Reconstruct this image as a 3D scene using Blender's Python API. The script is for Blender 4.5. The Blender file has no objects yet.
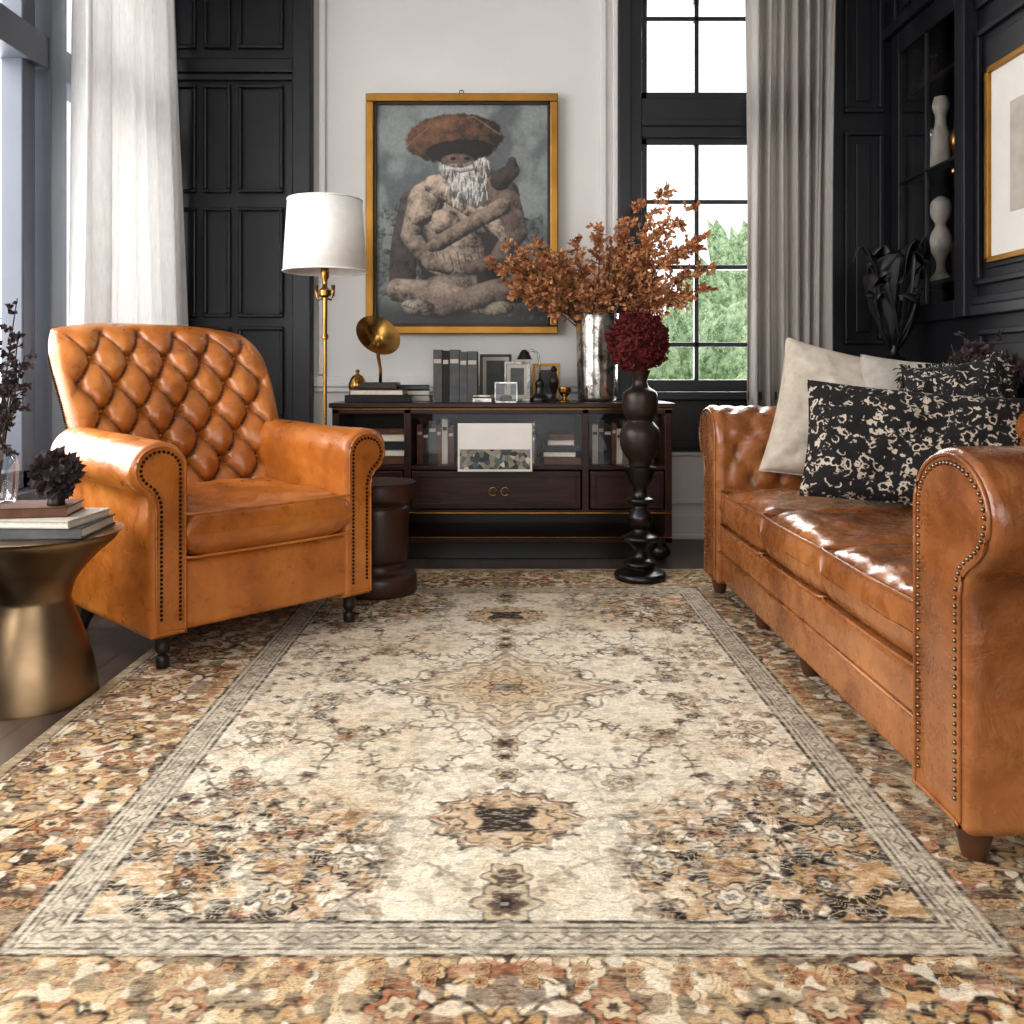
import bpy, bmesh, math, random
import numpy as np
from mathutils import Vector, Matrix, noise as mn
random.seed(7); rng=np.random.RandomState(7)
S=bpy.context.scene
try:
    S.view_settings.view_transform='Standard'; S.view_settings.look='None'
    S.view_settings.gamma=.93; S.view_settings.exposure=.22
except Exception as e: print(e)
pi=math.pi
def lin(c):
    c=c/255.0
    return c/12.92 if c<=0.04045 else ((c+0.055)/1.055)**2.4
def C(r,g,b): return (lin(r),lin(g),lin(b),1)
# ---------------------------------------------------------------- materials
class NT:
    def __init__(s,name):
        s.m=bpy.data.materials.new(name); s.m.use_nodes=True
        s.t=s.m.node_tree; s.b=s.t.nodes['Principled BSDF']; s.out=s.t.nodes['Material Output']
        s.tc=s.t.nodes.new('ShaderNodeTexCoord')
    def n(s,typ,ins=None,**kw):
        nd=s.t.nodes.new(typ)
        for k,v in kw.items(): setattr(nd,k,v)
        if ins:
            for k,v in ins.items():
                if hasattr(v,'is_output') : s.t.links.new(v,nd.inputs[k])
                else: nd.inputs[k].default_value=v
        return nd
    def l(s,a,b): s.t.links.new(a,b)
    def set(s,**kw):
        for k,v in kw.items():
            k=k.replace('_',' ')
            if hasattr(v,'is_output'): s.l(v,s.b.inputs[k])
            else: s.b.inputs[k].default_value=v
    def noise(s,scale,detail=4,rough=.55,dist=0,vec=None):
        return s.n('ShaderNodeTexNoise',{'Vector':vec or s.tc.outputs['Object'],'Scale':scale,'Detail':detail,'Roughness':rough,'Distortion':dist})
    def ramp(s,fac,stops):
        r=s.n('ShaderNodeValToRGB',{'Fac':fac}); cr=r.color_ramp
        while len(cr.elements)<len(stops): cr.elements.new(.5)
        for e,(p,c) in zip(cr.elements,stops): e.position=p; e.color=c
        return r.outputs['Color']
    def mix(s,f,a,b,mode='MIX'):
        m=s.n('ShaderNodeMix',data_type='RGBA',blend_type=mode)
        for i,v in ((0,f),(6,a),(7,b)):
            if hasattr(v,'is_output'): s.l(v,m.inputs[i])
            else: m.inputs[i].default_value=v
        return m.outputs[2]
    def bump(s,h,st=.2,d=.01,nrm=None):
        b=s.n('ShaderNodeBump',{'Height':h,'Strength':st,'Distance':d})
        if nrm: s.l(nrm,b.inputs['Normal'])
        s.l(b.outputs[0],s.b.inputs['Normal']); return b.outputs[0]
def simple(name,col,rough=.5,metal=0,var=.12,scale=8,bump=0,bscale=60,**kw):
    t=NT(name); no=t.noise(scale)
    d=tuple(c*(1-var*1.5) for c in col[:3])+(1,); l=tuple(min(1,c*(1+var)) for c in col[:3])+(1,)
    t.set(Base_Color=t.ramp(no.outputs[0],[(.3,d),(.7,l)]),Roughness=rough,Metallic=metal)
    if bump: t.bump(t.noise(bscale).outputs[0],bump,.004)
    for k,v in kw.items(): t.set(**{k:v})
    return t.m
def leather(name,dd,d,m,l,rough=.36,scuff=.35):
    t=NT(name)
    a=t.noise(2.2,5,.55,.5); b=t.noise(16,5,.6,.3)
    f2=t.n('ShaderNodeMath',{0:b.outputs[0],1:.28,2:.0},operation='MULTIPLY_ADD')
    f=t.n('ShaderNodeMath',{0:a.outputs[0],1:.72,2:f2.outputs[0]},operation='MULTIPLY_ADD')
    col=t.ramp(f.outputs[0],[(.34,d),(.50,m),(.66,l)])
    scr=t.noise(6,8,.75,2.6)
    col2=t.mix(t.ramp(scr.outputs[0],[(.56,(0,0,0,1)),(.72,(scuff,)*3+(1,))]),col,d)
    mpn=t.noise(5,4,.6); 
    mx=t.n('ShaderNodeVectorMath',{0:t.tc.outputs['Object'],1:mpn.outputs['Color']},operation='ADD')
    cr=t.n('ShaderNodeTexVoronoi',{'Vector':mx.outputs[0],'Scale':12.0},feature='DISTANCE_TO_EDGE')
    crk=t.ramp(cr.outputs[0],[(.0,(.35,.35,.35,1)),(.022,(0,0,0,1))])
    crm=t.mix(t.ramp(t.noise(4).outputs[0],[(.5,(0,0,0,1)),(.64,(1,1,1,1))]),(0,0,0,1),crk)
    col3=t.mix(crm,col2,dd)
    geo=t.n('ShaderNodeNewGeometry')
    crease_shade=t.ramp(geo.outputs['Pointiness'],[(.41,(1,1,1,1)),(.496,(0,0,0,1))])  # crease shading painted into the leather colour, driven by pointiness
    col4=t.mix(crease_shade,col3,dd)
    t.set(Base_Color=col4,Roughness=t.ramp(b.outputs[0],[(.3,(rough-.06,)*3+(1,)),(.7,(rough+.10,)*3+(1,))]))
    t.set(Coat_Weight=.25,Coat_Roughness=.2)
    v=t.n('ShaderNodeTexVoronoi',{'Vector':t.tc.outputs['Object'],'Scale':230.0})
    n1=t.bump(v.outputs[0],.10,.002)
    w=t.noise(8,4,.5,1.0)
    n2=t.bump(w.outputs[0],.40,.018,n1)
    n3=t.bump(crm,-.2,.003,n2)
    t.l(n3,t.b.inputs['Coat Normal'])
    return t.m
M={}
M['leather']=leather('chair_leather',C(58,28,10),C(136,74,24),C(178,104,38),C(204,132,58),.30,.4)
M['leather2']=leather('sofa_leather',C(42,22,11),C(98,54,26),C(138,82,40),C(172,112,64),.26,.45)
M['nail']=simple('nailhead_dark_brass',C(48,34,22),.4,1)
M['nail2']=simple('nailhead_pewter',C(130,112,92),.3,1)
M['brass']=simple('brass',C(170,130,72),.25,1,bump=.05)
M['gold']=simple('gilded_frame',C(160,116,50),.4,.85,bump=.3)
M['brasstable']=simple('aged_brass',C(146,122,94),.38,1,.28,4,bump=.15,bscale=8)
M['black']=simple('black_lacquer',C(16,12,11),.3,0,.2)
M['blackm']=simple('black_matte',C(22,20,21),.5,0,.2,bump=.2)
M['cream']=simple('cream_linen',C(190,178,162),.9,0,.10,30,bump=.6,bscale=300)
M['creamg']=simple('grey_linen',C(166,158,148),.9,0,.10,30,bump=.6,bscale=300)
M['shade']=simple('lampshade_linen',C(244,240,234),.9,0,.03,30,bump=.2,bscale=300)
M['white']=simple('white_plaster_paint',C(214,212,208),.7,0,.03,2)
M['whitetrim']=simple('white_trim_paint',C(216,213,210),.45,0,.03,2)
M['paper']=simple('paper_pages',C(214,206,190),.8,0,.08,90)
M['bookgrey']=simple('book_cloth_grey',C(84,84,84),.8,0,.2,20)
M['bookdark']=simple('book_cloth_dark',C(34,30,29),.8,0,.2,20)
M['bookbrown']=simple('book_cloth_brown',C(92,58,38),.8,0,.2,20)
M['booklight']=simple('book_cover_light',C(180,172,160),.7,0,.1,12)
M['ceramic']=simple('white_ceramic',C(196,188,176),.3,0,.15,14)
M['bronze']=simple('dark_bronze',C(50,38,31),.38,.4,.2)
M['stemdark']=simple('stem_dark',C(66,42,28),.8)
M['burg']=simple('burgundy_petals',C(100,24,22),.85,0,.4,30)
M['dkflower']=simple('dried_dark_petals',C(66,52,54),.85,0,.4,30)
M['dkflower2']=simple('dried_plum_petals',C(74,54,56),.85,0,.4,24)
def rustm():
    t=NT('dried_rust_leaf'); n=t.noise(16,4,.6)
    t.set(Base_Color=t.ramp(n.outputs[0],[(.3,C(124,74,46)),(.48,C(174,116,74)),(.62,C(208,156,110)),(.75,C(146,84,50))]),Roughness=.8); return t.m
M['rust']=rustm()
M['feet']=simple('dark_leg_wood',C(34,22,17),.4)
M['footwood']=simple('brown_leg_wood',C(76,46,28),.45)
M['drum']=simple('walnut_stain',C(62,36,26),.35,0,.3,6)
M['sill']=simple('lead_paint',C(20,22,27),.4,0,.1,3)
M['panel']=simple('ink_blue_panel_paint',C(19,20,26),.42,0,.12,3,bump=.08,bscale=20)
M['frameleft']=simple('window_paint_slate',C(78,82,92),.45,0,.08,3)
M['ceil']=simple('ceiling_paint',C(216,214,210),.8,0,.02)
M['mat_board']=simple('mat_board',C(222,216,208),.8,0,.03)
def silver():
    t=NT('mercury_glass'); n=t.noise(22,6,.7); 
    t.set(Base_Color=t.ramp(n.outputs[0],[(.35,C(90,78,70)),(.55,C(200,195,188))]),Metallic=.95,Roughness=.18); t.bump(t.noise(9).outputs[0],.15,.01); return t.m
M['silver']=silver()
def wood():
    t=NT('mahogany_lacquer')
    mp=t.n('ShaderNodeMapping',{'Vector':t.tc.outputs['Object'],'Scale':(1,8,14)})
    n=t.noise(3,8,.65,1.5,mp.outputs[0])
    t.set(Base_Color=t.ramp(n.outputs[0],[(.35,C(22,10,8)),(.7,C(60,29,21))]),Roughness=.28); t.set(**{'Specular_IOR_Level':.35}); return t.m
M['wood']=wood()
def floorm():
    t=NT('dark_oak_planks')
    mp=t.n('ShaderNodeMapping',{'Vector':t.tc.outputs['Object'],'Rotation':(0,0,pi/2)})
    br=t.n('ShaderNodeTexBrick',{'Vector':mp.outputs[0],'Color1':C(84,70,62),'Color2':C(58,48,43),'Mortar':C(18,13,11),'Scale':1.0,'Mortar Size':.003,'Brick Width':1.3,'Row Height':.13})
    mp2=t.n('ShaderNodeMapping',{'Vector':t.tc.outputs['Object'],'Scale':(30,2,1)})
    n=t.noise(3,8,.7,.8,mp2.outputs[0])
    c=t.mix(.6,br.outputs[0],t.ramp(n.outputs[0],[(.3,(.35,.35,.35,1)),(.7,(1,1,1,1))]),'MULTIPLY')
    t.set(Base_Color=c,Roughness=.33); t.bump(br.outputs['Fac'],-.3,.003); return t.m
M['floor']=floorm()
def rugm():
    t=NT('woven_vintage_rug')
    a=t.n('ShaderNodeAttribute',attribute_name='Col')
    mp=t.n('ShaderNodeMapping',{'Vector':t.tc.outputs['Object'],'Scale':(130,420,1)})
    n=t.noise(1,2,.5,0,mp.outputs[0])
    c=t.mix(.7,a.outputs['Color'],t.ramp(n.outputs[0],[(.32,(.66,.66,.66,1)),(.56,(1,1,1,1))]),'MULTIPLY')
    t.set(Base_Color=c,Roughness=.95); t.set(**{'Specular_IOR_Level':.1})
    t.bump(n.outputs[0],.5,.004); return t.m
M['rug']=rugm()
def attm(name,rough=.5):
    t=NT(name); a=t.n('ShaderNodeAttribute',attribute_name='Col')
    n=t.noise(60,5,.7); c=t.mix(.25,a.outputs['Color'],t.ramp(n.outputs[0],[(.3,(.6,.6,.6,1)),(.65,(1,1,1,1))]),'MULTIPLY')
    t.set(Base_Color=c,Roughness=rough); t.bump(n.outputs[0],.15,.003); return t.m
M['paint']=attm('oil_on_canvas')
def fabric(name,col,tr=.35):
    t=NT(name)
    mp=t.n('ShaderNodeMapping',{'Vector':t.tc.outputs['Object'],'Scale':(1,1,.15)})
    n=t.noise(90,4,.6,0,mp.outputs[0]); 
    c=t.ramp(n.outputs[0],[(.3,tuple(x*.88 for x in col[:3])+(1,)),(.7,col)])
    t.set(Base_Color=c,Roughness=.95)
    tl=t.n('ShaderNodeBsdfTranslucent',{'Color':c}); ms=t.n('ShaderNodeMixShader',{0:tr})
    t.l(t.b.outputs[0],ms.inputs[1]); t.l(tl.outputs[0],ms.inputs[2]); t.l(ms.outputs[0],t.out.inputs[0])
    t.bump(t.noise(250).outputs[0],.25,.002); return t.m
M['curtL']=fabric('ivory_linen_curtain',C(246,245,243),.45)
M['curtR']=fabric('greige_linen_curtain',C(182,176,170),.3)
def glass(name,f=.1):
    t=NT(name); tr=t.n('ShaderNodeBsdfTransparent'); g=t.n('ShaderNodeBsdfGlossy',{'Roughness':.02}); ms=t.n('ShaderNodeMixShader',{0:f})
    n=t.noise(5); r=t.ramp(n.outputs[0],[(.3,(f*.8,)*3+(1,)),(.7,(f*1.2,)*3+(1,))]); t.l(r,ms.inputs[0])
    t.l(tr.outputs[0],ms.inputs[1]); t.l(g.outputs[0],ms.inputs[2]); t.l(ms.outputs[0],t.out.inputs[0]); return t.m
M['glass']=glass('clear_glass',.035); M['vglass']=glass('vase_glass',.2); M['cabglass']=glass('old_cabinet_glass',.13)
def bwpattern(name,sc,th,ws=.14,dist=1.2):
    t=NT(name)
    a=t.noise(sc,2.5,.6,dist)
    w=t.n('ShaderNodeTexWave',{'Vector':t.tc.outputs['Object'],'Scale':11.0,'Distortion':3.0,'Detail':2.0,'Detail Scale':3.0},bands_direction='Z')
    f=t.n('ShaderNodeMath',{0:w.outputs['Fac'],1:ws,2:a.outputs[0]},operation='MULTIPLY_ADD')
    t.set(Base_Color=t.ramp(f.outputs[0],[(th,C(20,17,18)),(th+.035,C(180,168,152))]),Roughness=.95); t.bump(a.outputs[0],.6,.004); return t.m
def leopard():
    t=NT('black_ecru_animal_print')
    wn=t.noise(30,3,.6); mx=t.n('ShaderNodeVectorMath',{0:wn.outputs['Color'],1:(.035,.035,.035)},operation='MULTIPLY')
    ad=t.n('ShaderNodeVectorMath',{0:t.tc.outputs['Object'],1:mx.outputs[0]},operation='ADD')
    v=t.n('ShaderNodeTexVoronoi',{'Vector':ad.outputs[0],'Scale':34.0})
    ring=t.ramp(v.outputs['Distance'],[(.0,C(22,18,18)),(.30,C(24,20,20)),(.34,C(186,172,154)),(.50,C(186,172,154)),(.54,C(24,20,20))])
    b=t.noise(24,3,.6,.5)
    c=t.mix(t.ramp(b.outputs[0],[(.47,(0,0,0,1)),(.52,(1,1,1,1))]),ring,C(22,18,18))
    t.set(Base_Color=c,Roughness=.95); t.bump(wn.outputs[0],.6,.004); return t.m
M['bw']=leopard(); M['bw2']=bwpattern('charcoal_floral_pattern',45,.60,.05)
def lawn():
    t=NT('garden_foliage'); n=t.noise(9,8,.85); t.set(Base_Color=t.ramp(n.outputs[0],[(.40,C(64,108,50)),(.58,C(204,226,180))]),Roughness=.9); return t.m
M['green']=lawn(); M['pave']=simple('pavement',C(200,200,198),.9)
# ---------------------------------------------------------------- mesh helpers
def empty(name,loc=(0,0,0),rz=0):
    o=bpy.data.objects.new(name,None); o.location=loc; o.rotation_euler=(0,0,rz); o.empty_display_size=.1
    S.collection.objects.link(o); return o
def mk(name,V,F,mat,parent=None,smooth=True,loc=(0,0,0),rot=(0,0,0)):
    me=bpy.data.meshes.new(name); me.from_pydata([tuple(v) for v in V],[],[tuple(f) for f in F]); me.update()
    if mat: me.materials.append(mat)
    bm=bmesh.new(); bm.from_mesh(me); bmesh.ops.recalc_face_normals(bm,faces=bm.faces); bm.to_mesh(me); bm.free()
    if smooth: me.polygons.foreach_set('use_smooth',[True]*len(me.polygons))
    o=bpy.data.objects.new(name,me); S.collection.objects.link(o)
    o.location=loc; o.rotation_euler=rot
    if parent: o.parent=parent
    return o
def bev(o,w=.004,seg=2):
    m=o.modifiers.new('b','BEVEL'); m.width=w; m.segments=seg; m.limit_method='ANGLE'; return o
def boxes(name,L,mat,parent=None,bevel=.003,loc=(0,0,0),rot=(0,0,0)):
    V=[];F=[]
    for (c,s) in L:
        b=len(V)
        for dx,dy,dz in ((-1,-1,-1),(1,-1,-1),(1,1,-1),(-1,1,-1),(-1,-1,1),(1,-1,1),(1,1,1),(-1,1,1)):
            V.append((c[0]+dx*s[0]/2,c[1]+dy*s[1]/2,c[2]+dz*s[2]/2))
        F+=[(b,b+3,b+2,b+1),(b+4,b+5,b+6,b+7),(b,b+1,b+5,b+4),(b+1,b+2,b+6,b+5),(b+2,b+3,b+7,b+6),(b+3,b,b+4,b+7)]
    o=mk(name,V,F,mat,parent,False,loc,rot)
    if bevel: bev(o,bevel)
    return o
def bx(x0,x1,y0,y1,z0,z1): return (((x0+x1)/2,(y0+y1)/2,(z0+z1)/2),(x1-x0,y1-y0,z1-z0))
def lathe(name,prof,mat,parent=None,loc=(0,0,0),seg=40,rot=(0,0,0),wob=0):
    V=[];F=[];n=len(prof)
    for i,(r,z) in enumerate(prof):
        for j in range(seg):
            a=2*pi*j/seg; V.append((r*math.cos(a),r*math.sin(a),z))
    for i in range(n-1):
        for j in range(seg):
            k=(j+1)%seg; F.append((i*seg+j,i*seg+k,(i+1)*seg+k,(i+1)*seg+j))
    F.append(tuple(range(seg))[::-1]); F.append(tuple((n-1)*seg+j for j in range(seg)))
    o=mk(name,V,F,mat,parent,True,loc,rot)
    m=o.modifiers.new('e','EDGE_SPLIT'); m.split_angle=math.radians(50)
    return o
def smoothprof(pts,k=6):
    out=[]
    P=[pts[0]]+list(pts)+[pts[-1]]
    for i in range(1,len(P)-2):
        for j in range(k):
            t=j/k; p=[]
            for d in (0,1):
                a,b,c,e=P[i-1][d],P[i][d],P[i+1][d],P[i+2][d]
                p.append(.5*((2*b)+(-a+c)*t+(2*a-5*b+4*c-e)*t*t+(-a+3*b-3*c+e)*t**3))
            out.append((max(p[0],.0005),p[1]))
    out.append(pts[-1]); return out
def tubeVF(pts,rad,V,F,seg=6,closed=False):
    pts=[Vector(p) for p in pts]; n=len(pts); b0=len(V)
    for i,p in enumerate(pts):
        if closed: d=pts[(i+1)%n]-pts[i-1]
        else: d=pts[min(i+1,n-1)]-pts[max(i-1,0)]
        d=d.normalized() if d.length>1e-9 else Vector((0,0,1))
        up=Vector((0,0,1)) if abs(d.z)<.93 else Vector((1,0,0))
        a=d.cross(up).normalized(); b=a.cross(d).normalized()
        r=rad[i] if hasattr(rad,'__len__') else rad
        for j in range(seg):
            t=2*pi*j/seg; V.append(tuple(p+a*(r*math.cos(t))+b*(r*math.sin(t))))
    m=n if closed else n-1
    for i in range(m):
        i2=(i+1)%n
        for j in range(seg):
            k=(j+1)%seg; F.append((b0+i*seg+j,b0+i*seg+k,b0+i2*seg+k,b0+i2*seg+j))
    if not closed:
        F.append(tuple(b0+j for j in range(seg))); F.append(tuple(b0+(n-1)*seg+j for j in range(seg)))
def tube(name,pts,rad,mat,parent=None,seg=10,closed=False,loc=(0,0,0)):
    V=[];F=[]; tubeVF(pts,rad,V,F,seg,closed); return mk(name,V,F,mat,parent,True,loc)
def ballsVF(P,r,V,F):
    for p in P:
        b=len(V); seg=8; rr=r
        for k,(s,h) in enumerate(((.55,.83),(1,0),(.55,-.83))):
            for j in range(seg):
                a=2*pi*j/seg; V.append((p[0]+rr*s*math.cos(a),p[1]+rr*h,p[2]+rr*s*math.sin(a)))
        for k in range(2):
            for j in range(seg):
                q=(j+1)%seg; F.append((b+k*seg+j,b+k*seg+q,b+(k+1)*seg+q,b+(k+1)*seg+j))
        F.append(tuple(b+j for j in range(seg))); F.append(tuple(b+2*seg+j for j in range(seg)))
def slab(name,fn,mat,nu=60,nv=60,parent=None,loc=(0,0,0),rot=(0,0,0),dense=True):
    V=[];F=[]
    def mp(s):
        return math.copysign(1-(1-abs(s))**1.8,s) if dense else s
    for side in (0,1):
        for j in range(nv+1):
            for i in range(nu+1):
                V.append(fn(mp(-1+2*i/nu),mp(-1+2*j/nv),1 if side==0 else -1))
    w=nu+1; off=w*(nv+1)
    for s in (0,1):
        for j in range(nv):
            for i in range(nu):
                a=s*off+j*w+i; F.append((a,a+1,a+w+1,a+w))
    o=mk(name,V,F,mat,parent,True,loc,rot)
    bm=bmesh.new(); bm.from_mesh(o.data); bmesh.ops.remove_doubles(bm,verts=bm.verts,dist=1e-5); bmesh.ops.recalc_face_normals(bm,faces=bm.faces); bm.to_mesh(o.data); bm.free()
    o.data.polygons.foreach_set('use_smooth',[True]*len(o.data.polygons))
    return o
def tuft(x,z,sx,sz):
    a=x/sx+z/sz; b=x/sx-z/sz
    sa=abs(math.sin(pi*a)); sb=abs(math.sin(pi*b))
    h=(sa*sb)**.42
    ra=a-round(a); rb=b-round(b); d=math.hypot(ra,rb)
    return h, math.exp(-(d/.16)**2)
def buttons(name,pts,r,mat,parent):
    V=[];F=[]; ballsVF(pts,r,V,F); return mk(name,V,F,mat,parent)
# ---------------------------------------------------------------- camera (level, shifted lens)
cam=bpy.data.cameras.new('camera'); co=bpy.data.objects.new('camera',cam); S.collection.objects.link(co); S.camera=co
co.location=(0,0,.95); co.rotation_euler=(pi/2,0,0); cam.sensor_width=36; cam.lens=31.64
cam.shift_x=6/1024; cam.shift_y=-(512-371)/1024; cam.clip_start=.05
# ---------------------------------------------------------------- ROOM
XL,XR,YB,ZC=-1.97,2.17,5.1,3.35
boxes('floor',[bx(-2.3,2.6,-1.6,5.4,-.1,0)],M['floor'],bevel=0)
boxes('ceiling',[bx(-2.2,2.6,-1.6,5.3,ZC,ZC+.1)],M['ceil'],bevel=0)
wb=empty('wall_back')
boxes('plaster',[bx(-1.09,.63,YB,YB+.2,0,ZC),bx(.63,1.86,YB,YB+.2,0,.55)],M['white'],wb,0)
boxes('dark_panelling',[bx(-2.17,-1.09,YB-.03,YB+.2,0,ZC),bx(1.84,2.6,YB-.03,YB+.2,0,ZC),
      bx(.63,1.84,YB,YB+.2,3.12,ZC),bx(1.76,1.84,YB,YB+.2,.55,3.12)],M['panel'],wb,.003)
def pframe(x0,x1,z0,z1,y,L,w=.028,d=.03,inner=True):
    L+= [bx(x0,x1,y-d,y,z0,z0+w),bx(x0,x1,y-d,y,z1-w,z1),bx(x0,x0+w,y-d,y,z0+w,z1-w),bx(x1-w,x1,y-d,y,z0+w,z1-w)]
    if inner: L+= [bx(x0+w+.04,x1-w-.04,y-.012,y,z0+w+.04,z1-w-.04)]
L=[]
y=YB-.03
for (x0,x1,inn) in ((-1.93,-1.74,False),(-1.70,-1.545,False),(-1.505,-1.25,False)):
    for (z0,z1) in ((.2,.62),(.68,1.20),(1.25,1.87),(1.95,2.56),(2.76,3.25)): pframe(x0,x1,z0,z1,y,L,.022,.03,inn)
boxes('trim_1',L,M['panel'],None,.008)
boxes('trim_2',[bx(-1.19,-1.085,YB-.10,YB-.03,0,ZC),bx(-1.21,-1.065,YB-.115,YB-.03,0,.2),bx(-1.95,-1.19,YB-.075,YB-.03,2.62,2.70),bx(-1.95,-1.19,YB-.06,YB-.03,2.58,2.62),bx(-1.95,-1.19,YB-.055,YB-.03,0,.14)],M['panel'],None,.008)
L=[]
pframe(1.90,2.12,.2,1.0,y,L); pframe(1.90,2.12,1.1,2.3,y,L); pframe(1.90,2.12,2.4,3.25,y,L)
boxes('trim_3',L,M['panel'],None,.006)
L=[bx(-1.06,-1.02,YB-.025,YB,.93,ZC),bx(.53,.565,YB-.03,YB,.93,ZC),bx(.60,.63,YB-.045,YB,.0,ZC),bx(-1.085,.6,YB-.035,YB,.86,.92),bx(-1.085,.6,YB-.02,YB,.83,.86)]
L+=[bx(.7,1.6,YB-.02,YB,.2,.225),bx(.7,1.6,YB-.02,YB,.47,.495),bx(.7,.725,YB-.02,YB,.225,.47)]
boxes('trim_4',L,M['whitetrim'],None,.006)
boxes('baseboard_back',[bx(-1.085,1.84,YB-.025,YB,0,.14),bx(-1.085,1.84,YB-.035,YB,0,.03)],M['whitetrim'],None,.006)
w1=empty('window_1')
L=[bx(.63,.70,YB-.07,YB+.1,.78,3.14),bx(.70,.765,YB-.035,YB+.1,.84,3.12),bx(1.72,1.80,YB-.05,YB+.1,.78,3.14),bx(.63,1.84,YB-.05,YB+.1,3.06,3.14),
   bx(.58,1.86,YB-.12,YB+.1,.79,.835),bx(.62,1.84,YB-.05,YB+.02,.50,.79),bx(.60,1.84,YB-.075,YB+.02,.52,.56),
   bx(.765,1.72,YB-.02,YB+.08,2.27,2.49),bx(.765,1.72,YB-.04,YB+.02,2.33,2.37),bx(.765,1.72,YB,YB+.07,.835,.90)]
for i in (1,2):
    x=.765+.318*i; L.append(bx(x-.013,x+.013,YB+.01,YB+.05,.9,3.1))
for z in (1.10,1.54,1.91,2.95): L.append(bx(.765,1.72,YB+.01,YB+.05,z-.013,z+.013))
L+=[bx(.765,.80,YB,YB+.06,.9,3.1),bx(.765,1.72,YB,YB+.06,2.49,2.53),bx(.765,1.72,YB,YB+.06,2.23,2.27)]
boxes('frame',L,M['sill'],w1,.004)
boxes('pane',[bx(.765,1.72,YB+.03,YB+.034,.9,3.08)],M['glass'],w1,0)
wl=empty('wall_left')
boxes('surface',[bx(XL-.2,XL,4.85,YB+.2,0,ZC),bx(XL-.2,XL,-1.6,4.85,0,.42),bx(XL-.2,XL,-1.6,4.85,3.2,ZC),bx(XL-.2,XL,-1.6,-.6,.42,3.2)],M['panel'],wl,0)
w2=empty('window_2')
L=[bx(XL-.1,XL+.05,3.80,3.94,.42,3.2),bx(XL-.1,XL+.05,4.78,4.88,.42,3.2),bx(XL-.1,XL+.07,-.6,4.86,.40,.47),bx(XL-.1,XL+.03,-.6,4.86,3.12,3.2)]
for yy in (3.70,2.55,2.43,1.2,1.08,-.1): L.append(bx(XL-.08,XL+.01,yy-.05,yy+.05,.45,3.15))
L+=[bx(XL-.1,XL+.04,-.6,4.82,2.22,2.36),bx(XL-.08,XL+.01,-.6,4.82,.47,.55),bx(XL-.08,XL,-.6,4.82,2.8,2.83)]
boxes('frame',L,M['frameleft'],w2,.006)
boxes('pane',[bx(XL-.05,XL-.045,-.6,4.8,.5,3.15)],M['glass'],w2,0)
boxes('baseboard_left',[bx(XL,XL+.03,-1.5,5.05,0,.15)],M['panel'],None,.006)
wr=empty('wall_right')
boxes('surface',[bx(XR,XR+.06,-1.6,4.28,0,ZC),bx(XR,XR+.06,4.28,4.93,0,1.25),bx(XR,XR+.06,4.28,4.93,2.72,ZC),bx(XR,XR+.06,4.93,YB,0,ZC),bx(XR+.36,XR+.42,-1.6,YB,0,ZC)],M['panel'],wr,0)
L=[]
def pframeR(y0,y1,z0,z1,x,L,w=.028,d=.025):
    L+=[bx(x-d,x,y0,y1,z0,z0+w),bx(x-d,x,y0,y1,z1-w,z1),bx(x-d,x,y0,y0+w,z0+w,z1-w),bx(x-d,x,y1-w,y1,z0+w,z1-w),bx(x-.012,x,y0+w+.04,y1-w-.04,z0+w+.04,z1-w-.04)]
for (y0,y1) in ((3.62,4.10),(3.0,3.55),(2.35,2.93),(1.6,2.28)):
    pframeR(y0,y1,.2,1.14,XR,L); 
pframeR(1.6,4.12,1.34,2.5,XR,L); pframeR(1.6,4.12,2.6,3.2,XR,L); pframeR(4.2,5.0,2.86,3.25,XR,L)
L+=[bx(XR-.05,XR,1.0,4.18,1.2,1.25),bx(XR-.03,XR,1.0,4.18,1.25,1.29)]
boxes('trim_5',L,M['panel'],None,.006)
boxes('baseboard_right',[bx(XR-.03,XR,-1.5,4.0,0,.15)],M['panel'],None,.006)
bc=empty('built_in_cabinet')
boxes('carcass',[bx(XR+.06,XR+.36,4.22,4.28,1.2,2.78),bx(XR+.06,XR+.36,4.93,4.99,1.2,2.78),bx(XR+.06,XR+.36,4.28,4.93,1.2,1.25),bx(XR+.06,XR+.36,4.28,4.93,2.72,2.78),
   bx(XR+.03,XR+.36,4.28,4.93,1.395,1.415),bx(XR+.03,XR+.36,4.28,4.93,1.96,1.985),bx(XR+.03,XR+.36,4.28,4.93,2.45,2.47)],M['panel'],bc,.002)
boxes('door_frame',[bx(XR-.03,XR+.0,4.22,4.30,1.2,2.8),bx(XR-.03,XR,4.91,5.0,1.2,2.8),bx(XR-.03,XR,4.30,4.91,1.2,1.29),bx(XR-.03,XR,4.30,4.91,2.68,2.8),
   bx(XR-.028,XR-.004,4.597,4.613,1.29,2.68),bx(XR-.028,XR-.004,4.30,4.91,1.965,1.98),
   bx(XR-.07,XR,4.13,4.22,1.2,3.3),bx(XR-.06,XR,4.13,5.05,2.8,2.86)],M['panel'],bc,.005)
boxes('door_glass',[bx(XR-.018,XR-.014,4.30,4.91,1.29,2.68)],M['cabglass'],bc,0)
lathe('knob',[(.001,-.012),(.012,-.008),(.014,0),(.012,.008),(.001,.012)],M['brass'],bc,(XR-.045,4.27,1.9))
boxes('base_unit',[bx(1.76,XR-.005,4.12,5.0,0,.95)],M['panel'],bc,.004)
boxes('counter',[bx(1.73,XR-.002,4.09,5.02,.95,.985)],M['panel'],bc,.006)
L=[]
pframeR(4.16,4.56,.12,.9,1.76,L); pframeR(4.6,4.98,.12,.9,1.76,L); boxes('door_mouldings',L,M['panel'],bc,.005)
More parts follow.
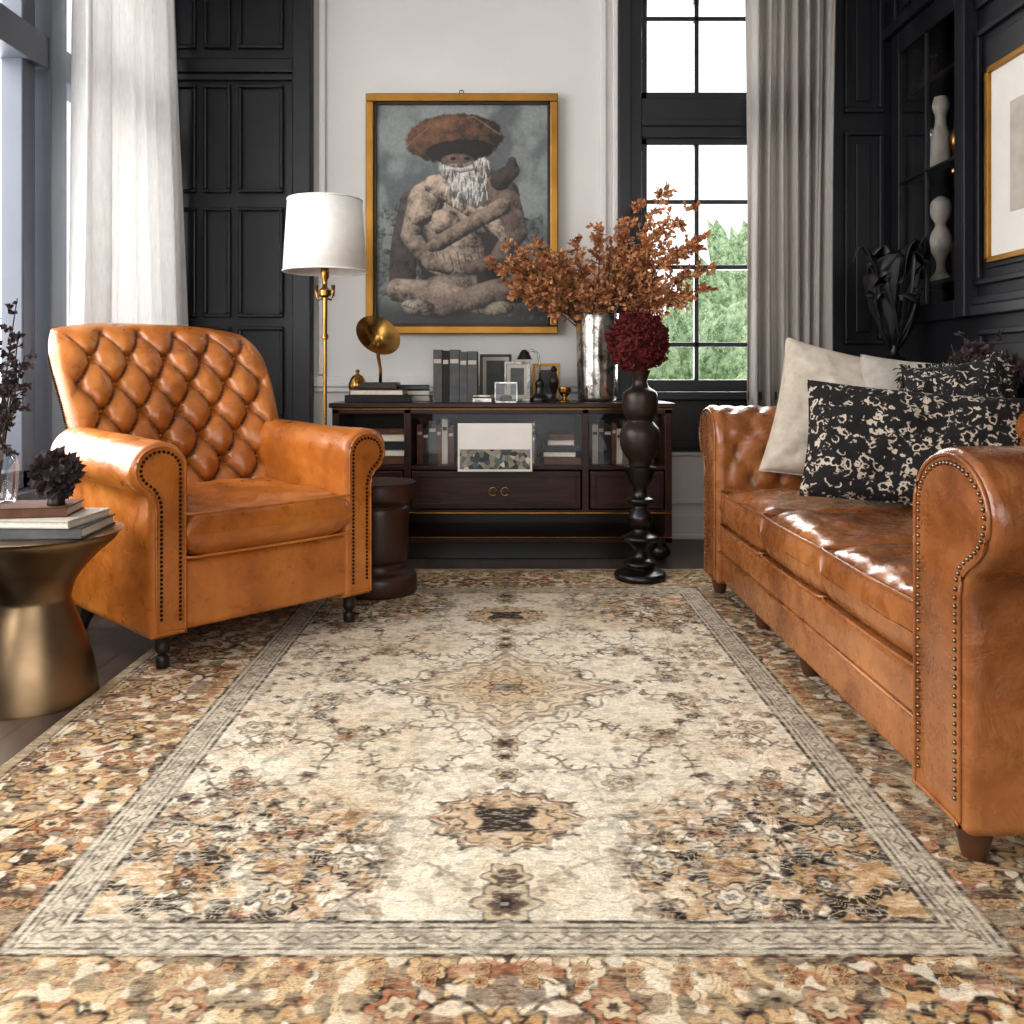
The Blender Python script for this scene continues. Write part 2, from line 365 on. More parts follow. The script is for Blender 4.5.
lathe('white_ceramic_vase',smoothprof([(.04,0),(.055,.01),(.05,.1),(.045,.2),(.03,.25),(.028,.3),(.04,.34),(.042,.36),(.032,.40)]),M['ceramic'],None,(2.28,4.72,1.986))
g=empty('gold_ornament',(2.25,4.50,1.986))
lathe('body',smoothprof([(.035,0),(.03,.02),(.012,.05),(.03,.09),(.036,.13),(.02,.17),(.008,.2),(.012,.22)]),M['brass'],g)
lathe('ceramic_bust',smoothprof([(.05,0),(.055,.02),(.025,.06),(.025,.12),(.055,.18),(.05,.25),(.03,.29),(.028,.31),(.05,.36),(.048,.42),(.02,.45),(.001,.455)]),M['ceramic'],None,(2.29,4.74,1.416))
lathe('dark_glass_bottle',smoothprof([(.04,0),(.045,.02),(.045,.16),(.02,.2),(.018,.26),(.022,.27)]),M['bronze'],None,(2.27,4.48,1.416))
lathe('dark_glass_bottle',smoothprof([(.05,0),(.055,.02),(.04,.10),(.02,.14),(.03,.16)]),M['bronze'],None,(2.27,4.80,2.471))
lathe('glass_decanter',smoothprof([(.04,0),(.045,.02),(.045,.12),(.015,.18),(.014,.22),(.02,.23),(.02,.27),(.005,.29)]),M['vglass'],None,(2.30,4.86,1.986),24)
boxes('wall_front',[bx(-2.2,-1.9,-1.7,-1.6,0,ZC),bx(2.3,2.6,-1.7,-1.6,0,ZC),bx(-2.2,2.6,-1.7,-1.6,3.1,ZC)],M['white'],None,0)
# outside
boxes('garden_ground',[bx(-30,30,-30,40,-.5,-.4)],M['pave'],None,0)
def blob(name,c,r,mat,seed,n=4,amp=.3,fr=1.5):
    bm=bmesh.new(); bmesh.ops.create_icosphere(bm,subdivisions=n,radius=1)
    for v in bm.verts:
        p=v.co.copy(); k=1+amp*mn.fractal(p*fr+Vector((seed,0,0)),1,2,5)
        v.co=Vector((p.x*r[0]*k,p.y*r[1]*k,p.z*r[2]*k))
    me=bpy.data.meshes.new(name); bm.to_mesh(me); bm.free(); me.materials.append(mat)
    me.polygons.foreach_set('use_smooth',[True]*len(me.polygons))
    o=bpy.data.objects.new(name,me); o.location=c; S.collection.objects.link(o); return o
blob('garden_hedge',(1.75,9.0,.1),(.9,.7,1.2),M['green'],3,6,.6,5)
blob('garden_shrub',(3.7,12.5,.7),(1.3,.9,1.9),M['green'],8,6,.6,5)
# ---------------------------------------------------------------- numpy noise
def vn(x,y,seed):
    r=np.random.RandomState(seed); T=r.rand(256,256).astype(np.float32)
    xi=np.floor(x).astype(np.int32); yi=np.floor(y).astype(np.int32); fx=x-xi; fy=y-yi
    fx=fx*fx*(3-2*fx); fy=fy*fy*(3-2*fy)
    a=T[xi%256,yi%256]; b=T[(xi+1)%256,yi%256]; c=T[xi%256,(yi+1)%256]; d=T[(xi+1)%256,(yi+1)%256]
    return (a*(1-fx)+b*fx)*(1-fy)+(c*(1-fx)+d*fx)*fy
def fbm(x,y,seed,o=4,g=.5):
    s=0;a=1;t=0
    for i in range(o):
        cx,sx=math.cos(i*.7),math.sin(i*.7)
        s=s+a*vn((x*cx-y*sx)*2**i+i*17.3,(x*sx+y*cx)*2**i+i*9.1,seed+i); t+=a; a*=g
    return s/t
def ss(a,b,x):
    t=np.clip((x-a)/(b-a),0,1); return t*t*(3-2*t)
def L3(r,g,b): return np.array([lin(r),lin(g),lin(b)])
def over(col,mask,c):
    m=mask[...,None]; return col*(1-m)+c*m
def gridmesh(name,X,Y,Z,col,mat):
    ny,nx=X.shape
    V=np.stack([X,Y,Z],-1).reshape(-1,3).astype(np.float32)
    i=np.arange(nx-1)[None,:]+np.arange(ny-1)[:,None]*nx
    F=np.stack([i,i+1,i+nx+1,i+nx],-1).reshape(-1)
    me=bpy.data.meshes.new(name); nf=(nx-1)*(ny-1)
    me.vertices.add(len(V)); me.vertices.foreach_set('co',V.ravel())
    me.loops.add(len(F)); me.loops.foreach_set('vertex_index',F.astype(np.int32))
    me.polygons.add(nf); me.polygons.foreach_set('loop_start',(np.arange(nf)*4).astype(np.int32))
    try: me.polygons.foreach_set('loop_total',np.full(nf,4,dtype=np.int32))
    except Exception: pass
    me.update(); me.validate()
    at=me.color_attributes.new('Col','FLOAT_COLOR','POINT')
    at.data.foreach_set('color',np.concatenate([col.reshape(-1,3),np.ones((len(V),1))],1).astype(np.float32).ravel())
    me.materials.append(mat); o=bpy.data.objects.new(name,me); S.collection.objects.link(o); return o
# ---------------------------------------------------------------- RUG 2.4 x 3.2
def rug():
    nx,ny=960,1280
    gx=np.linspace(-1.2,1.2,nx); gy=np.linspace(-1.6,1.6,ny); X,Y=np.meshgrid(gx,gy)
    wx=(fbm(X*9,Y*9,5,3)-.5)*.012+(vn(X*60,Y*60,6)-.5)*.005; wy=(fbm(X*9,Y*9,9,3)-.5)*.012+(vn(X*60,Y*60,8)-.5)*.005
    x=np.abs(X+wx); yy=np.abs(Y+wy)
    d=np.minimum(1.2-np.abs(X+wx*.3),1.6-np.abs(Y+wy*.3))
    cream=L3(238,226,204); tan=L3(212,188,154); gold=L3(196,154,106); rust=L3(168,108,76); dark=L3(34,27,27); brown=L3(92,72,60); grey=L3(124,113,103)
    col=np.ones(X.shape+(3,))*cream
    big=fbm(X*2.6+7,Y*2.6,21,4)
    col=over(col,ss(.46,.68,big)*.6,tan)
    n1=fbm(x*10+2,yy*10+5,41,2); n2=fbm(x*17+9,yy*17+1,51,2)
    def linef(n,k,w): 
        s_=np.abs(np.sin(n*pi*k)); return 1-ss(w*.5,w,s_)
    scroll=linef(n1,9,.34); scroll2=linef(n2,8,.34)
    blobs=ss(.58,.63,fbm(x*40,yy*40,61,2)); blobs2=ss(.55,.62,fbm(x*30+5,yy*30,71,2)); blobs3=ss(.54,.60,fbm(x*22+15,yy*22,75,2))
    corner=ss(.50,.20,np.hypot((x-.54)/1.0,(yy-.98)/.85))
    corner=np.maximum(corner,ss(.34,.1,np.hypot((x-.68),(yy-1.2)/.8)))
    corner=corner*ss(.16,.30,x)
    side=ss(.17,.05,np.abs(x-.60))*ss(.25,.6,np.abs(np.sin(yy*4.6+.4)))*.6
    centre=ss(.34,.15,np.hypot(x/.9,yy))*.5
    dens=np.clip(.16+.95*corner+.55*side+.40*centre,0,1)*np.clip(.45+1.1*fbm(X*6,Y*6,81,3),0,1)
    field=ss(.465,.475,d)
    col=over(col,field*blobs3*np.clip(dens*1.0,0,1)*.8,gold)
    col=over(col,field*blobs2*np.clip(dens+.08,0,1)*.7,tan*.78)
    col=over(col,field*ss(.57,.65,fbm(x*26+3,yy*26+8,91,2))*dens*.6,rust*.5+gold*.5)
    col=over(col,field*scroll2*dens*.6,grey)
    col=over(col,field*scroll*np.clip(dens+.12,0,1)*.8,brown*.7)
    col=over(col,field*blobs*np.clip(dens+.10,0,1)*.95,dark)
    col=over(col,field*corner*ss(.46,.54,fbm(x*22,yy*22,101,3))*.92,dark)
    col=over(col,field*corner*scroll2*.75,tan)
    col=over(col,field*corner*ss(.58,.65,fbm(x*28+4,yy*28+9,107,2))*.7,gold)
    def ros(col,ax_,ay_,cx,cy,R,k,c1,c2,amt=1):
        idx=np.where((np.abs(ax_-cx)<R*1.4)&(np.abs(ay_-cy)<R*1.4))
        if len(idx[0])==0: return col
        dx=ax_[idx]-cx; dy=ay_[idx]-cy; r=np.hypot(dx,dy); th=np.arctan2(dy,dx)
        p=r/(R*(1+.18*np.cos(k*th))); c=col[idx]
        for hi,cc,a in ((1.0,dark,.9),(.86,c1,.9),(.6,dark,.8),(.50,c2,.9),(.24,dark,.9)):
            c=over(c,(1-ss(hi-.06,hi+.03,p))*a*amt,cc)
        col[idx]=c; return col
    st=fbm(X*22,Y*150,161,3,.7); st2=fbm(X*3+9,Y*3,171,4); st3=fbm(X*40,Y*60,175,3,.7)
    wear=ss(.45,.62,st*.35+st2*.3+st3*.35)
    col=col*(1-.55*wear[...,None])+cream*(.55*wear[...,None])
    brk=.45+.55*ss(.36,.52,fbm(X*34,Y*60,63,2))
    def med(col,cy,rx,ry,amt,kk=1.4,fillc=gold,outer=True):
        dy=yy-cy if cy>0 else yy
        p=(np.abs(x/rx)**kk+np.abs(dy/ry)**kk)**(1/kk); th=np.arctan2(dy/ry,x/rx)
        p=p/(1+.07*np.cos(12*th))
        col=over(col,(1-ss(.98,1.04,p))*.5*amt,tan)
        col=over(col,ss(.64,.68,p)*(1-ss(.84,.88,p))*.55*amt,fillc)
        for q,wd in ((1.0,.045),(.87,.03),(.63,.045))+(((1.2,.025),) if outer else ()):
            col=over(col,(1-ss(wd*.45,wd*1.1,np.abs(p-q)))*.85*amt*brk,brown*.5)
        col=over(col,ss(.88,.9,p)*(1-ss(.95,.98,p))*ss(.0,.4,np.cos(20*th))*.7*amt,rust)
        col=over(col,ss(.66,.7,p)*(1-ss(.78,.82,p))*ss(.3,.6,np.cos(16*th))*.75*amt*brk,dark)
        col=over(col,(1-ss(.58,.62,p))*.55*amt,fillc)
        col=over(col,ss(1.02,1.05,p)*(1-ss(1.10,1.15,p))*ss(.5,.8,np.cos(24*th))*.8*amt*brk,dark)
        return col
    col=med(col,0,.30,.30,.72,1.1,tan)
    col=med(col,0,.15,.14,.8,1.4,gold,False)
    col=med(col,.78,.155,.125,1.0,1.7,gold,False)
    m=(np.maximum(np.abs(x)/.060,np.abs(yy-.78)/.052)); nn3=vn(x*34,yy*34,61)
    col=over(col,(1-ss(.85,1.1,m+.4*(nn3-.5)))*.95,dark)
    col=ros(col,x,yy,0,.0,.06,8,tan,grey,.9)
    # pendants on the long axis
    for cy,R in ((.40,.05),(.48,.03),(.58,.035),(1.0,.045),(1.08,.06)): col=ros(col,x,yy,0,cy,R,6,tan,brown,.8)
    rr=np.random.RandomState(33)
    for (cx,cy,R,k,a) in ((.26,.62,.04,6,.7),(.40,.36,.045,8,.7),(.5,.1,.05,6,.8),(.30,.95,.04,6,.9),(.42,.84,.045,8,.9),
        (.60,.62,.045,8,.9),(.58,1.0,.055,8,1),(.40,1.06,.045,6,1),(.66,.30,.045,6,.9),(.66,.85,.045,6,1)):
        col=ros(col,x,yy,cx,cy,R,k,gold if (int(cx*100)%2) else tan,rust*.6+gold*.4 if k==8 else cream,a*.85)
    for k in range(150):
        cx,cy=rr.uniform(.03,.73),rr.uniform(0,1.13); R=rr.uniform(.009,.022)
        outer=min(1,max(.35,(cx-.1)/.45))
        if rr.rand()>outer+.1: continue
        col=ros(col,x,yy,cx,cy,R,rr.choice([4,5,6]),[gold,tan,rust,grey][rr.randint(4)],[cream,tan,brown][rr.randint(3)],rr.uniform(.5,.95)*outer)
    for (cx,cy,R,k,ph) in ((.42,1.0,.17,6,1),(.58,.5,.15,5,2),(.36,.18,.15,7,0),(.60,.82,.13,5,1),(.22,.42,.13,6,2),(.0,.78,.25,5,0)):
        th=np.arctan2(yy-cy,x-cx); r=np.hypot(x-cx,yy-cy); rad=R*(1+.10*np.sin(k*th+ph)); am=.75 if cx>.1 else .45
        col=over(col,field*(1-ss(.0025,.0065,np.abs(r-rad)))*am*brk,brown*.6)
        leaf=(1-ss(.004,.013,np.abs(np.abs(r-rad)-.014)))*ss(.55,.85,np.cos(24*th))
        col=over(col,field*leaf*am*brk,dark)
    # border
    bmask=(1-ss(.375,.38,d))
    bcol=np.ones(X.shape+(3,))*L3(210,182,140)
    bcol=over(bcol,ss(.42,.58,fbm(X*5+1,Y*5,111,3))*.75,gold)
    bcol=over(bcol,ss(.56,.66,fbm(X*4+1,Y*4+4,113,3))*.5,cream)
    along=np.where((1.2-np.abs(X))<(1.6-np.abs(Y)),yy,x); dd=d-.19
    bcol=over(bcol,linef(fbm(along*13+2,dd*13+50,121,2),9,.36)*.8,dark)
    bcol=over(bcol,ss(.54,.60,fbm(along*34+4,dd*34+40,131,2))*.9,dark)
    bcol=over(bcol,ss(.57,.64,fbm(along*26+4,dd*26+90,137,2))*.7,rust)
    bcol=over(bcol,ss(.57,.64,fbm(along*30+8,dd*30+70,139,2))*.7,cream)
    bcol=over(bcol,ss(.56,.63,fbm(along*22+18,dd*22+70,143,2))*.75,brown)
    per=.32; t=(along/per); tl=(t-np.round(t))*per
    bcol=ros(bcol,tl,dd,0,0,.075,8,gold,cream,.95)
    bcol=ros(bcol,tl,dd,0,0,.04,6,tan,rust,.9)
    t2=(along/per+.5); tl2=(t2-np.round(t2))*per
    bcol=ros(bcol,tl2,dd,0,.07,.045,6,rust,tan); bcol=ros(bcol,tl2,dd,0,-.08,.045,6,tan,rust)
    t3=(along/(per/4)+.5); tl3=(t3-np.round(t3))*per/4
    for off in (-.14,-.105,.125,.155): bcol=ros(bcol,tl3,dd,0,off,.016,5,[cream,gold][int(off*1000)%2],rust,.9)
    wave=np.abs(dd-.09*np.sin(along/per*2*pi)); bcol=over(bcol,(1-ss(.003,.008,wave))*.85,dark)
    bw_=wear*.42; bcol=bcol*(1-bw_[...,None])+L3(214,192,156)*bw_[...,None]
    col=col*(1-bmask[...,None])+bcol*bmask[...,None]
    g=(ss(.375,.38,d))*(1-ss(.465,.47,d)); col=over(col,g*.85,L3(194,180,158))
    z=np.abs(((along/.035)%1)-.5)*.03; gm=(1-ss(.002,.005,np.abs(d-.421-z+.007)))
    col=over(col,g*gm*.75*brk,brown*.7); col=over(col,g*ss(.50,.62,fbm(along*60,d*60,151,2))*.45,grey*.8)
    for q,wd,a in ((.378,.004,.9),(.395,.0028,.75),(.407,.002,.55),(.438,.002,.55),(.449,.003,.75),(.466,.0045,.9),(.035,.004,.8),(.05,.003,.6)): col=over(col,(1-ss(wd*.5,wd*1.6,np.abs(d-q)))*a*brk,dark)
    col=over(col,(1-ss(.03,.035,d))*.8,L3(150,132,108))
    w2_=ss(.50,.70,fbm(X*50,Y*170,261,3,.7))*.35
    col=col*(1-w2_[...,None])+np.where((bmask>.5)[...,None],L3(206,184,150),cream)*w2_[...,None]
    col=col*(.82+.38*fbm(X*90,Y*260,181,2)[...,None])
    speck=ss(.82,.97,rng.rand(*X.shape)); col=over(col,speck*.26,dark)
    Z=np.full(X.shape,.012)
    edge=np.minimum(1.2-np.abs(X),1.6-np.abs(Y)); Z=np.where(edge<.001,.001,Z)
    Z=Z+np.where(edge>.001,(vn(X*40,Y*40,191)-.5)*.001,0)
    o=gridmesh('area_rug',X,Y,Z,np.clip(col,0,1),M['rug']); o.location=(0,2.665,0.001); return o
rug()
# ---------------------------------------------------------------- ARMS for chair and sofa
def arm_profile(z0,zc,rx,rz,wp,n=90):
    P=[(0,z0),(0,z0+.5*(zc-z0)),(0,zc)]
    for k in range(1,41):
        a=pi-(pi+math.radians(62))*k/40; P.append((rx+rx*math.cos(a),zc+rz*math.sin(a)))
    lx,lz=P[-1]
    P+=[(wp+.006,lz-.015),(wp,lz-.04),(wp,z0)]
    P.append(P[0]); D=[0]
    for a,b in zip(P,P[1:]): D.append(D[-1]+math.hypot(b[0]-a[0],b[1]-a[1]))
    out=[]
    for i in range(n):
        s=D[-1]*i/n; j=max(k for k in range(len(D)-1) if D[k]<=s); t=(s-D[j])/max(D[j+1]-D[j],1e-9)
        out.append((P[j][0]+(P[j+1][0]-P[j][0])*t,P[j][1]+(P[j+1][1]-P[j][1])*t))
    return out
def offs(P,d):
    n=len(P); out=[]
    for i in range(n):
        a=P[i-2]; b=P[(i+2)%n]; tx=b[0]-a[0]; tz=b[1]-a[1]; l=math.hypot(tx,tz) or 1
        out.append((P[i][0]+tz/l*d,P[i][1]-tx/l*d))
    return out
def arm(parent,side,xin,y0,y1,z0,zc,rx,rz,wp,mat,nail,nails=True,tf=0,slope=0,nr=.0062,ns=.0155):
    P=arm_profile(z0,zc,rx,rz,wp)
    ny=60
    ys=[(y0,.022),(y0+.003,.012),(y0+.010,.004),(y0+.02,0)]+[(y0+.02+(y1-y0-.04)*i/ny,0) for i in range(1,ny)]+[(y1-.02,0),(y1-.004,.01),(y1,.02)]
    V=[];F=[];n=len(P)
    for (y,d) in ys:
        Q=offs(P,d) if d else P
        tt=(y-y0)/(y1-y0)
        for k,(x,z) in enumerate(Q):
            nz=.008*mn.fractal(Vector((x*5+side*3,y*5,z*5)),1,2,3) if y>y0+.015 else 0
            dx=0
            if tf and k<n*.55 and y0+.05<y<y1-.02:
                s=k/n*3.0
                h,bt=tuft(y,s*.35,.12,.12)
                dx=tf*(1-h)*.6+tf*bt*.8
                if z>zc: 
                    ang=math.atan2(z-zc,x-rx); V.append((side*(xin+x-math.cos(ang)*dx),y,z+slope*tt-math.sin(ang)*dx)); continue
            V.append((side*(xin+x+dx+nz),y,z+nz*.5+(slope*tt if z>z0+.05 else 0)))
    for i in range(len(ys)-1):
        for j in range(n):
            k=(j+1)%n; F.append((i*n+j,i*n+k,(i+1)*n+k,(i+1)*n+j))
    F.append(tuple(range(n))); F.append(tuple((len(ys)-1)*n+j for j in range(n)))
    mk('arm',V,F,mat,parent)
    Q=offs(P,.016); tube('arm_piping',[(side*(xin+x),y0-.001,z) for x,z in Q],.0045,mat,parent,6,True)
    if nails:
        Q=offs(P,.032); pts=[]; last=None
        for i in range(len(Q)):
            a=Q[i]; b=Q[(i+1)%len(Q)]
            for s in range(6):
                t=s/6; x=a[0]+(b[0]-a[0])*t; z=a[1]+(b[1]-a[1])*t
                if z>z0+.05 and (last is None or math.hypot(x-last[0],z-last[1])>ns): pts.append((side*(xin+x),y0-.001,z)); last=(x,z)
        V=[];F=[]; ballsVF(pts,nr,V,F); mk('nailheads',V,F,nail,parent)
def cushion(name,x0,x1,y0,y1,z0,z1,mat,parent,dome=.02,seed=0,p=9,wr=.006):
    cx,cy,cz=(x0+x1)/2,(y0+y1)/2,(z0+z1)/2; hx,hy,hz=(x1-x0)/2,(y1-y0)/2,(z1-z0)/2
    def fn(u,v,s):
        e=max(0,(1-abs(u)**p))**.5*max(0,(1-abs(v)**p))**.5
        q=Vector((u*hx*5+seed,v*hy*5,s*2)); q2=Vector((u*hx*16+seed,v*hy*9,s*2))
        w=wr*mn.fractal(q,1,2,4)+wr*.4*mn.fractal(q2,1,2,3)
        z=cz+s*(hz*e)+(dome*(1-u*u)*(1-v*v)+w*e if s>0 else 0)
        bul=.010*(1-abs(u)**2)*abs(v)**6; bul2=.004*(1-v*v)*abs(u)**6
        return (cx+u*hx+math.copysign(bul2,u),cy+v*hy+math.copysign(bul,v)+.004*mn.noise(q2*1.3)*abs(v)**8,z)
    slab(name,fn,mat,56,56,parent)
    for zz in (z1-.014,z0+.014):
        R=.03; pts=[]
        for (ax,ay,st) in ((hx-R,hy-R,0),(-hx+R,hy-R,90),(-hx+R,-hy+R,180),(hx-R,-hy+R,270)):
            for k in range(7):
                a=math.radians(st+15*k); pts.append((cx+ax+(R+.001)*math.cos(a),cy+ay+(R+.001)*math.sin(a),zz))
        pts2=[]
        for i in range(len(pts)):
            a=Vector(pts[i]); b=Vector(pts[(i+1)%len(pts)]); m=max(1,int((b-a).length/.03))
            for s in range(m):
                q=a.lerp(b,s/m); u=(q.x-cx)/hx; v=(q.y-cy)/hy
                q.y+=math.copysign(.008*(1-min(1,abs(u))**2)*min(1,abs(v))**6,v); q.x+=math.copysign(.003*(1-min(1,abs(v))**2)*min(1,abs(u))**6,u); pts2.append(q)
        tube('piping',pts2,.0050,mat,parent,6,True)
# ---------------------------------------------------------------- ARMCHAIR
ch=empty('tufted_leather_armchair',(-1.06,3.32,0),math.radians(46))
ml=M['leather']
bev(boxes('base',[bx(-.345,.345,-.365,.34,.13,.35)],ml,ch,0),.02,4)
cushion('seat_cushion',-.318,.318,-.395,.27,.35,.515,ml,ch,.022,1,12,.012)
for s in (-1,1): arm(ch,s,.30,-.375,.30,.12,.645,.095,.088,.125,ml,M['nail'],True,0,.02,.0055,.0135)
def cprof(t): return .235+.26*t+.10*t**4
def cw(t): return (.395+.055*t)*(1-.12*max(0,(t-.72)/.28)**2.6)
def cback(u,v,s):
    t=(v+1)/2
    z=.33+.815*t-.035*max(0,(t-.6)/.4)**2*abs(u)**3; yb=cprof(t)
    wtop=cw(t)
    e=max(0,1-abs(u)**7)**.5; ev=1 if t<.5 else max(0,1-((t-.5)/.5)**6)**.5
    ev=ev if t>.001 else 0
    th=.095*e*ev
    x=u*wtop; yf=yb-.10*abs(u)**2.4*(1-.45*t)
    if s>0:
        y=yf-th
        h,b=tuft(x,z-.40,.150,.20)
        k=(1-min(1,max(0,(abs(u)-.84)/.12)))*(1-min(1,max(0,(t-.93)/.06)))
        y+=k*(.048*(1-h)+.030*b)*e*ev
        y-=.014*e*ev
        y+=.006*mn.fractal(Vector((x*9,z*9,2)),1,2,3)*e
    else: y=yf+th*(.75)
    return (x,y,z)
slab('tufted_back',cback,ml,190,190,ch,dense=False)
pts=[]
for i in range(-8,9):
    for j in range(-2,12):
        x=i*.150/2; z=.40+j*.20/2
        if (i+j)%2: continue
        t=(z-.33)/.815
        if not(.1<t<.93): continue
        u=x/cw(t)
        if abs(u)>.86: continue
        yb=cprof(t)-.10*abs(u)**2.4*(1-.45*t)
        e=max(0,1-abs(u)**7)**.5; ev=1 if t<.5 else max(0,1-((t-.5)/.5)**6)**.5
        pts.append((x,yb-(.095+.014)*e*ev+.070*e*ev-.002,z))
buttons('buttons',pts,.010,ml,ch)
V=[];F=[]; P2=[]
for s in (-1,1):
    for k in range(0,46):
        t=.35+.50*k/46; P2.append((s*(cw(t)+.002),cprof(t)-.10*(1-.45*t)+.012,.33+.815*t-.035*max(0,(t-.6)/.4)**2))
ballsVF(P2,.005,V,F); mk('back_nailheads',V,F,M['nail'],ch)
for (x,y) in ((-.36,-.31),(.36,-.31)):
    lathe('front_leg',smoothprof([(.026,.125),(.03,.11),(.022,.085),(.024,.06),(.014,.045),(.013,.038),(.02,.034),(.02,.004),(.012,.0)],3),M['feet'],ch,(x,y,.0005+.012))
for (x,y) in ((-.33,.31),(.33,.31)):
    V=[];F=[]; tubeVF([(x,y-.01,.14),(x*1.02,y+.01,.09),(x*1.04,y+.035,.045),(x*1.05,y+.06,.003)],[.03,.027,.022,.018],V,F,10); mk('back_leg',V,F,M['feet'],ch)
# ---------------------------------------------------------------- SOFA  (faces -X)
so=empty('chesterfield_leather_sofa',(1.36,2.78,0),-pi/2)
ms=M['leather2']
bev(boxes('base',[bx(-1.0,1.0,-.478,.45,.085,.315)],ms,so,0),.015,4)
bev(boxes('base_rail',[bx(-.89,.89,-.490,-.3,.215,.310)],ms,so,0),.010,4)
tube('base_welt',[(-.89,-.490,.213),(.89,-.490,.213)],.005,ms,so)
for i in range(3):
    a=-.885+i*.59; cushion('seat_cushion',a+.001,a+.589,-.492,.28,.310,.475,ms,so,.016,10+i*5,16,.015)
for s in (-1,1): arm(so,s,.885,-.505,.50,.080,.680,.16,.125,.215,ms,M['nail2'],True,.02 if s<0 else 0,0,.0052,.0145)
def sback(u,v,s):
    t=(v+1)/2; x=u*1.05
    z=.33+.50*t; yb=.41+.04*t
    e=max(0,1-abs(u)**30)**.5; ev=max(0,1-abs(max(0,(t-.45)/.55))**3)**.5 if t>.001 else 0
    th=(.10+.05*max(0,t-.4))*e*ev
    if s>0:
        h,b=tuft(x,z,.16,.2); y=yb-th+(.03*(1-h)+.02*b)*e*ev
    else: y=yb+th
    return (x,y,z)
slab('tufted_back',sback,ms,220,60,so,dense=False)
for (x,y) in ((-1.03,-.455),(1.04,-.455),(-1.02,.42),(1.02,.42),(0,-.42),(-.5,-.42)):
    lathe('foot',[(.022,0),(.025,.01),(.036,.06),(.04,.075)],M['footwood'],so,(x,y,.013 if y<0 else .001),20)
def pillow(name,w,h,t,mat,loc,rot,seed=0,fringe=False,ear=.09):
    def fn(u,v,s):
        e=(max(0,1-u**4)*max(0,1-v**4))**.55
        x=u*w/2*(1-ear*.8*(1-v*v)*abs(u)**3); z=v*h/2*(1-ear*(1-u*u)*abs(v)**3)
        q=Vector((u*2+seed,v*2,s)); wr=(.028*mn.fractal(q,1,2,4)+.010*mn.noise(q*3))*e
        return (x,-s*t/2*e+wr,z)
    o=slab(name,fn,mat,50,50,None,loc,rot)
    V=[];F=[]; pts=[]
    for k in range(30): pts.append(fn(-1+2*k/30,-1,1))
    for k in range(30): pts.append(fn(1,-1+2*k/30,1))
    for k in range(30): pts.append(fn(1-2*k/30,1,1))
    for k in range(30): pts.append(fn(-1,1-2*k/30,1))
    tubeVF(pts,.004,V,F,6,True); mk('seam',V,F,mat,o)
    if fringe:
        V=[];F=[]
        r=random.Random(seed)
        for k in range(260):
            a=r.choice('LRTB'); q=r.uniform(-1,1)
            p={'L':(-1,q),'R':(1,q),'T':(q,1),'B':(q,-1)}[a]
            c=Vector(fn(p[0],p[1],1)); dr=Vector((p[0]*(1 if a in 'LR' else .2),r.uniform(-.4,.4),p[1]*(1 if a in 'TB' else .2)))*.026
            tubeVF([c,c+dr*.6,c+dr+Vector((r.uniform(-.01,.01),0,-.008))],[.003,.003,.002],V,F,4)
        mk('fringe',V,F,M['bw2'],o)
    return o
D=math.radians
pillow('linen_throw_pillow',.58,.58,.17,M['cream'],(1.37,3.62,.76),(D(-18),D(12),D(-14)),1)
pillow('linen_throw_pillow',.50,.46,.15,M['creamg'],(1.62,3.48,.775),(D(-14),D(4),D(-24)),2)
pillow('patterned_throw_pillow',.72,.43,.16,M['bw'],(1.41,3.12,.685),(D(-22),D(5),D(-16)),3,False,.06)
pillow('patterned_throw_pillow',.34,.34,.13,M['bw2'],(1.62,3.24,.82),(D(-16),D(-8),D(-34)),4,True)
# ---------------------------------------------------------------- SIDEBOARD
sb=empty('glazed_sideboard',(-.02,4.74,0))
W=.85; y0=-.24; y1=.24
boxes('top',[bx(-W-.015,W+.015,y0-.015,y1+.01,.765,.79)],M['wood'],sb,.005)
boxes('carcass',[bx(-W,-W+.035,y0,y1,.09,.765),bx(W-.035,W,y0,y1,.09,.765),bx(-W,W,y1-.015,y1,.09,.765),bx(-W,W,y0+.01,y1,.455,.475),bx(-W,W,y0+.01,y1,.235,.255),
   bx(-W,W,y0,y0+.02,.735,.765),bx(-.49,-.455,y0,y1,.24,.765),bx(.40,.435,y0,y1,.24,.765),bx(-W,W,y0,y1,.09,.115)],M['wood'],sb,.003)
boxes('drawer_fronts',[bx(-.45,.395,y0-.008,y0+.03,.26,.45),bx(-.81,-.495,y0-.008,y0+.03,.26,.45),bx(.44,.81,y0-.008,y0+.03,.26,.45)],M['wood'],sb,.006)
L=[]
for (a,b) in ((-.43,.375),(-.79,-.515),(.46,.79)): pframe(a,b,.28,.43,y0-.008,L,.010,.006,False)
boxes('drawer_beading',L,M['wood'],sb,.002)
boxes('brass_trim',[bx(-W,W,y0-.012,y0,.238,.245),bx(-W,W,y0-.010,y0,.758,.762),bx(-W,W,y0-.01,y0,.118,.121)],M['brass'],sb,.001)
boxes('plinth',[bx(-W+.04,W-.04,y0+.05,y1-.02,.0,.09)],M['black'],sb,.003)
for x in (-W+.05,W-.05): lathe('bun_foot',smoothprof([(.02,0),(.045,.02),(.05,.05),(.03,.08),(.035,.092)]),M['black'],sb,(x,y0+.05,0))
for x in (-.045,.015):
    pts=[(x+.02*math.cos(2*pi*k/20),y0-.02,.35+.02*math.sin(2*pi*k/20)) for k in range(20)]
    tube('ring_pull',pts,.003,M['brass'],sb,6,True)
boxes('glass_front',[bx(-.455,.40,y0+.012,y0+.015,.475,.735),bx(.435,.815,y0+.012,y0+.015,.475,.735)],M['glass'],sb,0)
